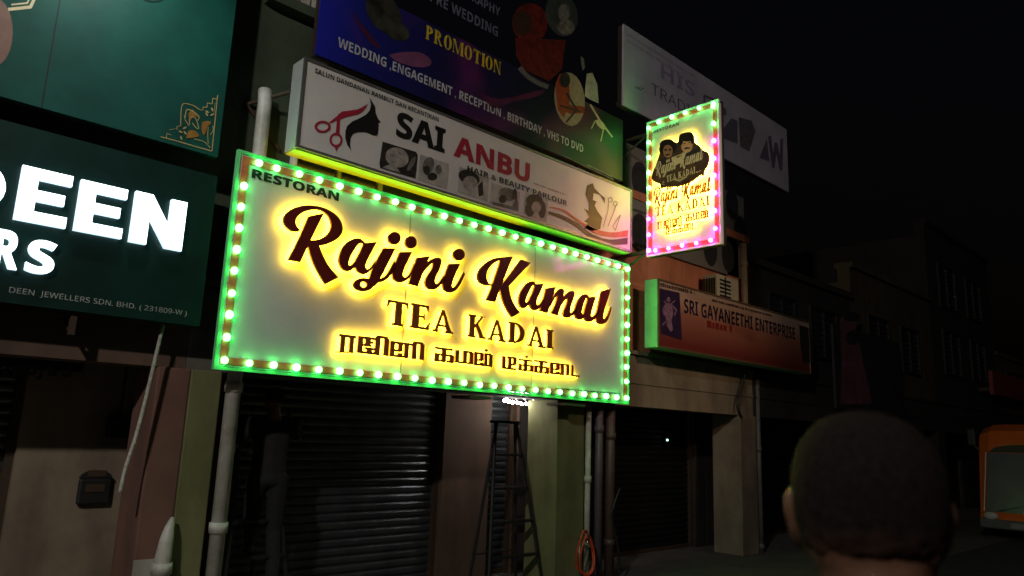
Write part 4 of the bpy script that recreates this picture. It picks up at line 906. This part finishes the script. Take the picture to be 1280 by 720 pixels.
# hose coil on the tap
hz = at(731, 690, .05); tp = at(728, 672, .1)
hose = MB().tube([Vector((hz.x, hz.y, hz.z))+Vector((.135*math.cos(t), .03*math.sin(2*t), .24*math.sin(t)-.02*math.cos(t))) for t in [2*math.pi*i/40 for i in range(40)]], .012, 8, True)
hose.tube([Vector((hz.x, hz.y-.03, hz.z))+Vector((.12*math.cos(t)+.01, .02*math.sin(2*t), .22*math.sin(t)-.03)) for t in [2*math.pi*i/40 for i in range(40)]], .012, 8, True)
hh = hose.make('garden_hose', mat('orange_red_hose', (.55, .06, .02), .4, 0, .2, 12), None, True); tag(hh, 'coiled orange red garden hose hung from the chrome tap', 'hose')
tap = thing('water_tap', 'chrome water tap on a thin standpipe by the middle column', 'tap', (tp.x, .12, 0))
chrome = mat('chrome', (.7, .7, .68), .15, 1, .1, 8)
MB().tube([(tp.x, .14, 0), (tp.x, .14, tp.z)], .016).make('standpipe', mat('zinc_pipe', (.3, .29, .27), .4, .6), tap, True)
MB().tube([(tp.x, .15, tp.z-.02), (tp.x, .03, tp.z-.02), (tp.x, -.01, tp.z-.09)], [.022, .02, .014]).tube([(tp.x, .07, tp.z-.02), (tp.x, .07, tp.z+.06)], .012).make('spout', chrome, tap, True)
MB().tube([(tp.x-.05, .07, tp.z+.065), (tp.x+.05, .07, tp.z+.065)], .011).ball((tp.x, .07, tp.z+.065), .02).make('handle', chrome, tap, True)

# step ladders
def ladder(label, X0, X1, T0, T1, Y0, Y1, H, n, m):
    """front rails from X0..X1 at the ground to T0..T1 at the top; back rails lean away to Y1"""
    t = thing('step_ladder', label, 'ladder', ((X0+X1)/2, Y0, 0), 'step ladders under the sign'); ym = (Y0+Y1)/2
    def rail(xa, xb, ya, nm): 
        d = .018; MB().tube([(xa, ya, 0), (xb, ym, H)], .02, 6).make(nm, m, t); MB().tube([(xa, ya, 0), (xa, ya, .04)], .026, 8).make('rubber_foot', black_paint, t)
    rail(X0, T0, Y0, 'front_rail'); rail(X1, T1, Y0, 'front_rail'); rail(X0+.05, T0+.02, Y1, 'back_rail'); rail(X1-.05, T1-.02, Y1, 'back_rail')
    for i in range(1, n+1):
        k = i/(n+1); xa, xb, y = X0+(T0-X0)*k, X1+(T1-X1)*k, Y0+(ym-Y0)*k
        MB().box((xa, y-.035, k*H-.015), (xb, y+.045, k*H+.012)).make('step', m, t)
        if i in (1, 3): MB().tube([(X0+.05+(T0-X0-.03)*k, Y1+(ym-Y1)*k, k*H), (X1-.05+(T1-X1+.03)*k, Y1+(ym-Y1)*k, k*H)], .01, 6).make('brace', m, t)
    MB().box((T0-.02, ym-.06, H-.01), (T1+.02, ym+.08, H+.02)).make('top_step', m, t); return t
lad_m = mat('grey_ladder_metal', (.045, .045, .045), .45, .6, .3, 8)
ladder('dark metal step ladder standing in front of the narrow shutter', 3.36, 4.2, 3.55, 3.88, .42, .82, 1.83, 4, lad_m)
ladder('dark metal step ladder under a worker beside the left drain pipe', .5, 1.12, .66, .96, .5, 1.25, 1.75, 5, lad_m)

# small string of warm bulbs under the sign
lsB = Wall(.35)
ls = thing('light_string', 'short double string of warm bulbs hanging under the sign above the ladder', 'string lights', tuple(at(652, 498, .8)))
wp = [[at(x, y, .8) for x, y in ((628, 495), (640, 497.5), (652, 498.5), (664, 498.5), (677, 496.5))], [at(x, y, .8) for x, y in ((628, 499), (640, 502), (652, 503.5), (664, 504.5), (677, 503.5))]]
top = SZ0-.03
MB().tube(wp[0], .004, 5).tube(wp[1], .004, 5).tube([wp[0][0], wp[1][0]], .004, 5).tube([wp[0][-1], wp[1][-1]], .004, 5).tube([wp[0][0]+Vector((0,0,.66)), wp[0][0]], .004, 5).tube([wp[0][-1]+Vector((0,0,.66)), wp[0][-1]], .004, 5).make('wire', black_paint, ls)
WB = glow('warm_string_bulb', (1, .92, .85), 130); VB = glow('violet_string_bulb', (.8, .6, 1), 1.2)
put_bulbs([at(x, y+.5, .79) for x, y in zip((631, 636, 641, 647, 652, 658, 664, 670, 675), (500.5, 501.5, 502.5, 503, 503.8, 504, 504.5, 504.5, 504))], .017, WB, ls)
put_bulbs([at(x, y+.3, .79) for x, y in ((634, 496.5), (645, 498), (656, 498.5), (667, 498.3))], .012, VB, ls)
# indicator lamp on the dark gate
ip = at(833, 550, 1.28)
il = thing('indicator_lamp', 'tiny green lit indicator on the dark shutter right of the pipes', 'lamp', (ip.x, 1.29, ip.z))
MB().box((ip.x-.04, 1.27, ip.z-.05), (ip.x+.04, 1.3, ip.z+.05), .006).make('housing', black_paint, il); MB().ball((ip.x, 1.262, ip.z), .018).make('lamp', glow('green_indicator', (.5, 1, .8), 3), il)

# dim signs further along the dark row
PK = Wall(.1); a, b = PK.uv(1040, 385), PK.uv(1130, 520)
ps = thing('poster_board', 'dim poster of a figure in pink on the dark shops behind the man', 'poster', (a[0], .1, b[1]))
slab(PK, 'printed_sheet', a[0], b[1], b[0], a[1]-.3, 0, -.05, mat('dull_violet_poster', (.03, .024, .032), .6, 0, .4, 1.2), ps)
deco(PK, 'printed_figure', I, [ell(1060, 405, 11, 13), [(1050,415),(1072,418),(1078,450),(1090,505),(1050,505),(1052,450)]], .004, mat('printed_dusty_pink', (.2, .07, .11), .6, 0, .5, 3), ps)
deco(PK, 'printed_hair', I, [ell(1066, 422, 9, 9), ell(1064, 396, 11, 6)], .006, ph_d, ps)
PR = Wall(-.05); a, b = PR.uv(1240, 463), PR.uv(1275, 500)
rs_ = thing('red_shop_sign', 'dim red sign at the far end of the unlit row', 'shop sign', (a[0], -.05, b[1]))
slab(PR, 'face', a[0], b[1], a[0]+6, a[1], 0, -.1, mat('dull_red_sign', (.3, .04, .03), .5, 0, .3, 1), rs_)
MB().box((a[0]+.1, .051, b[1]+.1), (a[0]+.2, .349, b[1]+.2)).make('bracket', dark_steel, rs_)
MB().box((a[0]+5.7, .051, b[1]+.1), (a[0]+5.8, .349, b[1]+.2)).make('bracket', dark_steel, rs_)
# cream folded blinds above the beauty sign
bl = thing('bamboo_blind', 'rolled up cream slat blind over the green window ledge', 'blind', (.2, .3, 5.2))
a, b = at(349, -20, .3), at(402, 18, .3)
for i in range(4):
    x = a.x+(b.x-a.x)*i/4; MB().box((x, .29-.01*(i % 2), b.z+.05-.03*i), (x+(b.x-a.x)/4-.02, .34, a.z+.3), .004).make('slat', white_pvc, bl)
MB().box((a.x-.1, .22, b.z-.12), (b.x+.4, .349, b.z-.02)).make('ledge', w_green, bl)

# ------------------------------------------------------------------ parked van at the right edge
orange = mat('orange_van_paint', (.62, .13, .015), .3, 0, .12, 3, spec=.6)
vg = mat('van_glass', (.1, .11, .115), .2, 0, .2, 3)
def van():
    o = thing('parked_van', 'orange van with a grey windscreen parked at the right edge', 'van', (15.2, -1.3, 0))
    Wd, y1 = 1.6, -1.15; y0 = y1-Wd; X = 15.2
    # side profile (x away from the camera, z)
    prof = [(0, .3), (0, .44), (.04, .52), (.3, 1.86), (.4, 2.12), (.75, 2.26), (3.6, 2.24), (3.8, 2.0), (3.85, .35)]
    bm = bmesh.new(); rows = []
    ny = 9
    for j in range(ny):
        t = j/(ny-1); y = y0+Wd*t; c = 1-abs(2*t-1)**6
        rows.append([bm.verts.new((X+x+(1-c)*.12*(1 if x < 2 else -1), y, z-(1-c)*(.1 if z > 1.2 else .0))) for x, z in prof])
    for j in range(ny-1):
        for i in range(len(prof)-1): bm.faces.new((rows[j][i], rows[j][i+1], rows[j+1][i+1], rows[j+1][i]))
        bm.faces.new((rows[j][-1], rows[j][0], rows[j+1][0], rows[j+1][-1]))
    bm.faces.new(rows[0][::-1]); bm.faces.new(rows[-1])
    mb = MB(); mb.bm.free(); mb.bm = bm; mb.make('body', orange, o)
    def on(k, d=.012):   # point on the windscreen slope, k 0..1 from its foot
        return X+.04+.26*k-d*.98, .52+1.34*k+d*.19
    xa, za = on(.0); xb, zb = on(.86)
    gl = MB(); vs = [gl.bm.verts.new(v) for v in ((xa, y0+.14, za), (xa, y1-.14, za), (xb, y1-.2, zb), (xb, y0+.2, zb))]; gl.bm.faces.new(vs); gl.make('windscreen', vg, o)
    xa2, za2 = on(.87, .014); xb2, zb2 = on(.99, .014)
    gl = MB(); n = 10; up = []; lo = []
    for i in range(n+1):
        y = y1-.2+(y0-y1+.4)*i/n; s = math.sin(math.pi*i/n)**.5; lo.append(gl.bm.verts.new((xa2, y, za2))); up.append(gl.bm.verts.new((xa2+(xb2-xa2)*s+.001, y, za2+(zb2-za2)*s+.001)))
    for i in range(n): gl.bm.faces.new((lo[i], lo[i+1], up[i+1], up[i]))
    gl.make('sun_strip', mat('dark_olive_sun_strip', (.03, .026, .01), .3), o)
    for s in (1, -1):
        yy = y1-.1 if s > 0 else y0+.1
        MB().tube([(xa-.012, yy, za), (xb-.012, yy-.06*s, zb)], .018).make('pillar_trim', mat('beige_pillar_trim', (.4, .33, .25), .35, .2), o)
        MB().ball((X-.02, yy-.12*s, .44), (.05, .13, .08), 3).make('headlight', mat('headlight_glass', (.6, .6, .6), .1, .2), o, True)
        m_ = MB().box((X+.28, (y1+.02 if s > 0 else y0-.18), 1.8), (X+.36, (y1+.18 if s > 0 else y0-.02), 2.15), .03).tube([(X+.32, y1-.03 if s > 0 else y0+.03, 1.7), (X+.32, y1+.08 if s > 0 else y0-.08, 1.84)], .015).make('wing_mirror', black_paint, o)
        for xw in (.65, 2.85):
            yw = y1-.09 if s > 0 else y0+.09
            wh = MB().tube([(X+xw, yw-.09, .3), (X+xw, yw+.09, .3)], .3, 24).make('wheel', mat('tyre_rubber', (.02, .02, .02), .8), o, True)
            MB().tube([(X+xw, yw-.095, .3), (X+xw, yw+.095, .3)], .17, 18).make('rim', steel, wh)
    MB().box((X-.07, y0+.02, .2), (X+.05, y1-.02, .38), .03).make('bumper', mat('grey_bumper', (.1, .1, .1), .5), o)
    MB().box((X-.075, -2.2, .24), (X-.071, -1.7, .34)).make('number_plate', mat('plain_plate', (.25, .25, .25), .5), o)
    MB().tube([(X+.01, -1.5, .54), (X+.05, -1.9, .66)], .008, 5).tube([(X+.01, -2.0, .54), (X+.05, -2.4, .66)], .008, 5).make('wiper', black_paint, o)
    return o
van()

# ------------------------------------------------------------------ people
def chain(bm, pts):
    """overlapping balls along a bone chain: [(point, radius or (rx, ry, rz)), ...]"""
    for (p, r), (q_, s) in zip(pts, pts[1:]):
        p, q_ = Vector(p), Vector(q_); rv = r if isinstance(r, tuple) else (r,)*3; sv = s if isinstance(s, tuple) else (s,)*3
        n = max(2, int((q_-p).length/(min(min(rv), min(sv))*.5))+1)
        for i in range(n+1):
            t = i/n; c = p.lerp(q_, t); k = [rv[j]+(sv[j]-rv[j])*t for j in range(3)]
            d = bmesh.ops.create_icosphere(bm, subdivisions=2, radius=1)
            for v in d['verts']: v.co = Vector((v.co.x*k[0], v.co.y*k[1], v.co.z*k[2]))+c
def ballb(bm, c, r, sub=3, pw=1):
    d = bmesh.ops.create_icosphere(bm, subdivisions=sub, radius=1)
    for v in d['verts']:
        n_ = [math.copysign(abs(k)**pw, k) for k in v.co]; v.co = Vector((n_[0]*r[0], n_[1]*r[1], n_[2]*r[2]))+Vector(c)
def remesh(bm, name, vox, smooth_it, xf, m, parent):
    me = bpy.data.meshes.new(name); bm.to_mesh(me); bm.free()
    o = bpy.data.objects.new(name, me); col.objects.link(o)
    a_ = o.modifiers.new('r', 'REMESH'); a_.mode = 'VOXEL'; a_.voxel_size = vox; a_.use_smooth_shade = True
    b_ = o.modifiers.new('s', 'SMOOTH'); b_.factor = .5; b_.iterations = smooth_it
    out = bpy.data.meshes.new_from_object(o.evaluated_get(bpy.context.evaluated_depsgraph_get()))
    bpy.data.objects.remove(o); bpy.data.meshes.remove(me)
    out.transform(xf); out.name = name; return link(name, out, m, parent, True)
def hand(bm, w, d, side):
    """palm and five curled fingers from wrist w along direction d"""
    d = Vector(d).normalized(); s = d.orthogonal().normalized() if abs(d.z) > .99 else d.cross(Vector((0, 0, 1))).normalized()
    if abs(d.z) > .7: s = Vector((0, 1, 0)) - d*d.y; s.normalize()
    nrm = d.cross(s)*side; w = Vector(w)
    for i, (off, L) in enumerate(((-.03, .07), (-.011, .08), (.009, .075), (.028, .06))):
        a = w+d*.02+s*off*.6; b = w+d*.085+s*off; c_ = b+d*L*.5+nrm*.006; e_ = b+d*L*.85+nrm*.03
        chain(bm, [(a, .013), (b, .0115), (c_, .009), (e_, .0075)])
    a = w+d*.02-s*.015; chain(bm, [(a, .014), (a+d*.03-s*.03+nrm*.01, .011), (a+d*.065-s*.045+nrm*.02, .009)])
def person(label, J, loc, yaw, lean, skin, shirt, trousers, hairm, vox=.007, head_yaw=0, hs=1.0):
    t = thing('person', label, 'person', loc)
    xf = Matrix.Translation(loc) @ Matrix.Rotation(yaw, 4, 'Z') @ Matrix.Rotation(lean, 4, 'X')
    hc = Vector((0, .02, 1.635)); bm = bmesh.new(); q = hs
    # head, facing +y
    ballb(bm, hc+Vector((0, -.012, .02))*q, [v*q for v in (.078, .096, .096)], 4, .86)
    for c_, r in ( ((0, .03, .0), (.068, .075, .085)), ((0, .045, -.055), (.052, .052, .05)), ((0, .07, -.085), (.03, .025, .022)), ((0, -.05, -.01), (.07, .05, .07)),
                  ((0, .104, -.022), (.013, .02, .013)), ((0, .095, .0), (.01, .012, .028)), ((0, .088, -.056), (.024, .01, .006)), ((0, .086, -.066), (.02, .01, .006)), ((0, .085, .03), (.05, .014, .01)), ((.035, .07, -.02), (.025, .025, .02)), ((-.035, .07, -.02), (.025, .025, .02))):
        ballb(bm, hc+Vector(c_)*q, [v*q for v in r])
    for s in (1, -1):
        chain(bm, [(hc+Vector((s*.076, .0, .018))*q, (.006, .009, .009)), (hc+Vector((s*.084, -.012, .022))*q, (.0045, .008, .008)), (hc+Vector((s*.087, -.02, .008))*q, (.0045, .007, .009)), (hc+Vector((s*.083, -.015, -.015))*q, (.0045, .007, .009)), (hc+Vector((s*.076, -.004, -.034))*q, (.0055, .008, .01)), (hc+Vector((s*.073, .004, -.034))*q, (.006, .007, .007))])
        ballb(bm, hc+Vector((s*.077, -.006, .0))*q, [v*q for v in (.006, .017, .026)])
    chain(bm, [(hc+Vector((0, -.035, -.02))*q, (.066*q, .06*q, .06*q)), ((.004, -.035, 1.54), (.055, .058, .06)), ((.006, -.03, 1.5), (.056, .06, .06)), ((0, -.02, 1.45), (.1, .075, .05))])
    body = [((0, -.005, 1.43), (.1, .075, .06)), ((0, 0, 1.3), (.165, .105, .1)), ((0, .01, 1.15), (.145, .1, .1)), ((0, .01, 1.0), (.15, .105, .09)), ((0, 0, .93), (.155, .11, .08))]
    chain(bm, body)
    arms = {}
    for s, side in ((1, 'R'), (-1, 'L')):
        sh, el, wr, hd_ = J['arm'+side]
        arms[side] = [((s*.08, -.01, 1.43), .06), (sh, .058), (el, .042), (wr, .028)]
        chain(bm, arms[side]); hand(bm, wr, Vector(hd_), s)
        hp, kn, an, toe = J['leg'+side]
        chain(bm, [(hp, .088), (kn, .056), (an, .038)]); chain(bm, [(Vector(an)-Vector((0, .03, .03)), .038), (Vector(an)+Vector((0, .06, -.045)), (.04, .05, .03)), (toe, (.042, .05, .024))])
    b = remesh(bm, 'body', vox, 3, xf, skin, t)
    # clothes: slightly larger shells of the same limbs
    def grow(l, d): return [(p, tuple(v+d for v in r) if isinstance(r, tuple) else r+d) for p, r in l]
    bm = bmesh.new(); chain(bm, grow([((0, -.012, 1.46), (.085, .07, .03))]+body[:4], .014))
    for s, side in ((1, 'R'), (-1, 'L')):
        sh, el, wr, _h = J['arm'+side]; mid = Vector(sh).lerp(Vector(el), .62); chain(bm, grow([((s*.08, -.01, 1.425), .062), (sh, .06), (mid, .056)], .012))
    remesh(bm, 'shirt', vox*1.4, 4, xf, shirt, t)
    bm = bmesh.new(); chain(bm, grow(body[3:], .008))
    for s, side in ((1, 'R'), (-1, 'L')):
        hp, kn, an, toe = J['leg'+side]; chain(bm, grow([(hp, .09), (kn, .066), (Vector(an)+Vector((0, 0, .03)), .055)], .008))
    remesh(bm, 'trousers', vox*1.4, 3, xf, trousers, t)
    for s, side in ((1, 'R'), (-1, 'L')):
        hp, kn, an, toe = J['leg'+side]; an = Vector(an); bm = bmesh.new()
        chain(bm, [(an-Vector((0, .035, .03)), (.044, .045, .045)), (an+Vector((0, .06, -.045)), (.047, .055, .037)), (Vector(toe)+Vector((0, .015, 0)), (.046, .05, .03))])
        remesh(bm, 'shoe', vox*1.3, 2, xf, black_paint, t)
    for s in (1, -1):
        e_ = bmesh.new(); ballb(e_, hc+Vector((s*.032, .088, .006))*q, (.013, .011, .01)); me = bpy.data.meshes.new('eye'); e_.to_mesh(me); e_.free(); me.transform(xf); link('eye', me, mat('eye_white', (.6, .58, .55), .2), t, True)
    # cropped hair: a shell over the skull, cut at the brow, the ears and the nape
    hb = bmesh.new(); ballb(hb, hc+Vector((0, -.014, .021))*q, [v*q for v in (.0812, .0995, .0985)], 6, .86); ballb(hb, hc+Vector((0, -.05, -.008))*q, [v*q for v in (.0735, .054, .076)], 6)
    kill = []
    for v in hb.verts:
        p_ = (v.co-hc)/q
        edge = -.05+.02*min(1, max(0, (p_.y+.03)/.05)) + .012*noise.noise(p_*70)
        if p_.z < edge or (p_.y > .045 and p_.z < .055+.01*noise.noise(p_*50)) or (p_.y > -.035 and p_.y < .045 and p_.z < .028+.01*noise.noise(p_*50)): kill.append(v)
        else:
            dd = min(p_.z-edge, .05)/.05; v.co += (v.co-hc).normalized()*(-.009*(1-dd)**2+.0012*noise.noise(v.co*240)+.001*noise.noise(v.co*90))
    bmesh.ops.delete(hb, geom=kill, context='VERTS'); me = bpy.data.meshes.new('hair'); hb.to_mesh(me); hb.free(); me.transform(xf); link('hair', me, hairm, t, True)
    return t
skin = mat('brown_skin', (.24, .115, .07), .5, 0, .2, 30, bump=.15)
dark_hair = mat('cropped_black_hair', (.04, .03, .028), .85, 0, .6, 160, bump=.6, spec=.1)
_n = dark_hair.node_tree.nodes; _l = dark_hair.node_tree.links; _b = _n['Principled BSDF']
_tc = _n.new('ShaderNodeTexCoord'); _sx = _n.new('ShaderNodeSeparateXYZ'); _l.new(_tc.outputs['Object'], _sx.inputs[0])
_nz = _n.new('ShaderNodeTexNoise'); _nz.inputs['Scale'].default_value = 55; _nz.inputs['Detail'].default_value = 6; _l.new(_tc.outputs['Object'], _nz.inputs['Vector'])
_ad = _n.new('ShaderNodeMath'); _ad.operation = 'MULTIPLY_ADD'; _ad.inputs[1].default_value = .06; _l.new(_nz.outputs['Fac'], _ad.inputs[0]); _l.new(_sx.outputs['Z'], _ad.inputs[2])
_mr = _n.new('ShaderNodeMapRange'); _mr.inputs['From Min'].default_value = 1.585; _mr.inputs['From Max'].default_value = 1.665; _l.new(_ad.outputs[0], _mr.inputs['Value'])
_mx = _n.new('ShaderNodeMix'); _mx.data_type = 'RGBA'; _mx.inputs['A'].default_value = (.2, .095, .06, 1)
_old = _b.inputs['Base Color'].links[0].from_socket; _l.new(_mr.outputs[0], _mx.inputs['Factor']); _l.new(_old, _mx.inputs['B']); _l.new(_mx.outputs['Result'], _b.inputs['Base Color'])
stand = {'armR': ((.19, -.01, 1.41), (.235, -.03, 1.13), (.24, .03, .88), (0, .12, -1)), 'armL': ((-.19, -.01, 1.41), (-.235, -.03, 1.13), (-.24, .03, .88), (0, .12, -1)),
         'legR': ((.09, 0, .92), (.1, .02, .5), (.1, -.01, .09), (.105, .14, .03)), 'legL': ((-.09, 0, .92), (-.1, .02, .5), (-.1, -.01, .09), (-.105, .14, .03))}
D = .88; hpos = CAM + ray(1079, 592)*D
hy = math.atan2(-ray(1079, 592).x, ray(1079, 592).y)+.12
hs_ = 1.03
off = Matrix.Rotation(hy, 3, 'Z') @ Vector((0, .02, 0))
person('man seen from behind with cropped dark hair, looking towards the dark end of the row', stand, (hpos.x-off.x, hpos.y-off.y, 0), hy, 0, skin,
       mat('maroon_cotton', (.03, .008, .009), .9, 0, .3, 40, bump=.4), mat('navy_denim', (.02, .025, .04), .9, 0, .3, 60), dark_hair, .0065, hs=hs_)
HEADZ = hpos.z
work = {'armR': ((.19, .0, 1.41), (.3, .2, 1.32), (.28, .42, 1.45), (0, .5, 1)), 'armL': ((-.19, -.01, 1.41), (-.33, .02, 1.2), (-.3, .25, 1.08), (.2, .8, 0)),
        'legR': ((.09, 0, .92), (.1, .06, .5), (.1, -.01, .09), (.105, .13, .03)), 'legL': ((-.09, 0, .92), (-.1, .1, .68), (-.1, .02, .38), (-.105, .16, .33))}
dark_cloth = mat('black_cotton', (.012, .012, .013), .9, 0, .4, 40)
person('worker in dark clothes standing on a ladder in the shade under the sign', work, (.86, .62, .3), R(-12), R(-4), skin, dark_cloth, dark_cloth, dark_hair, .009)
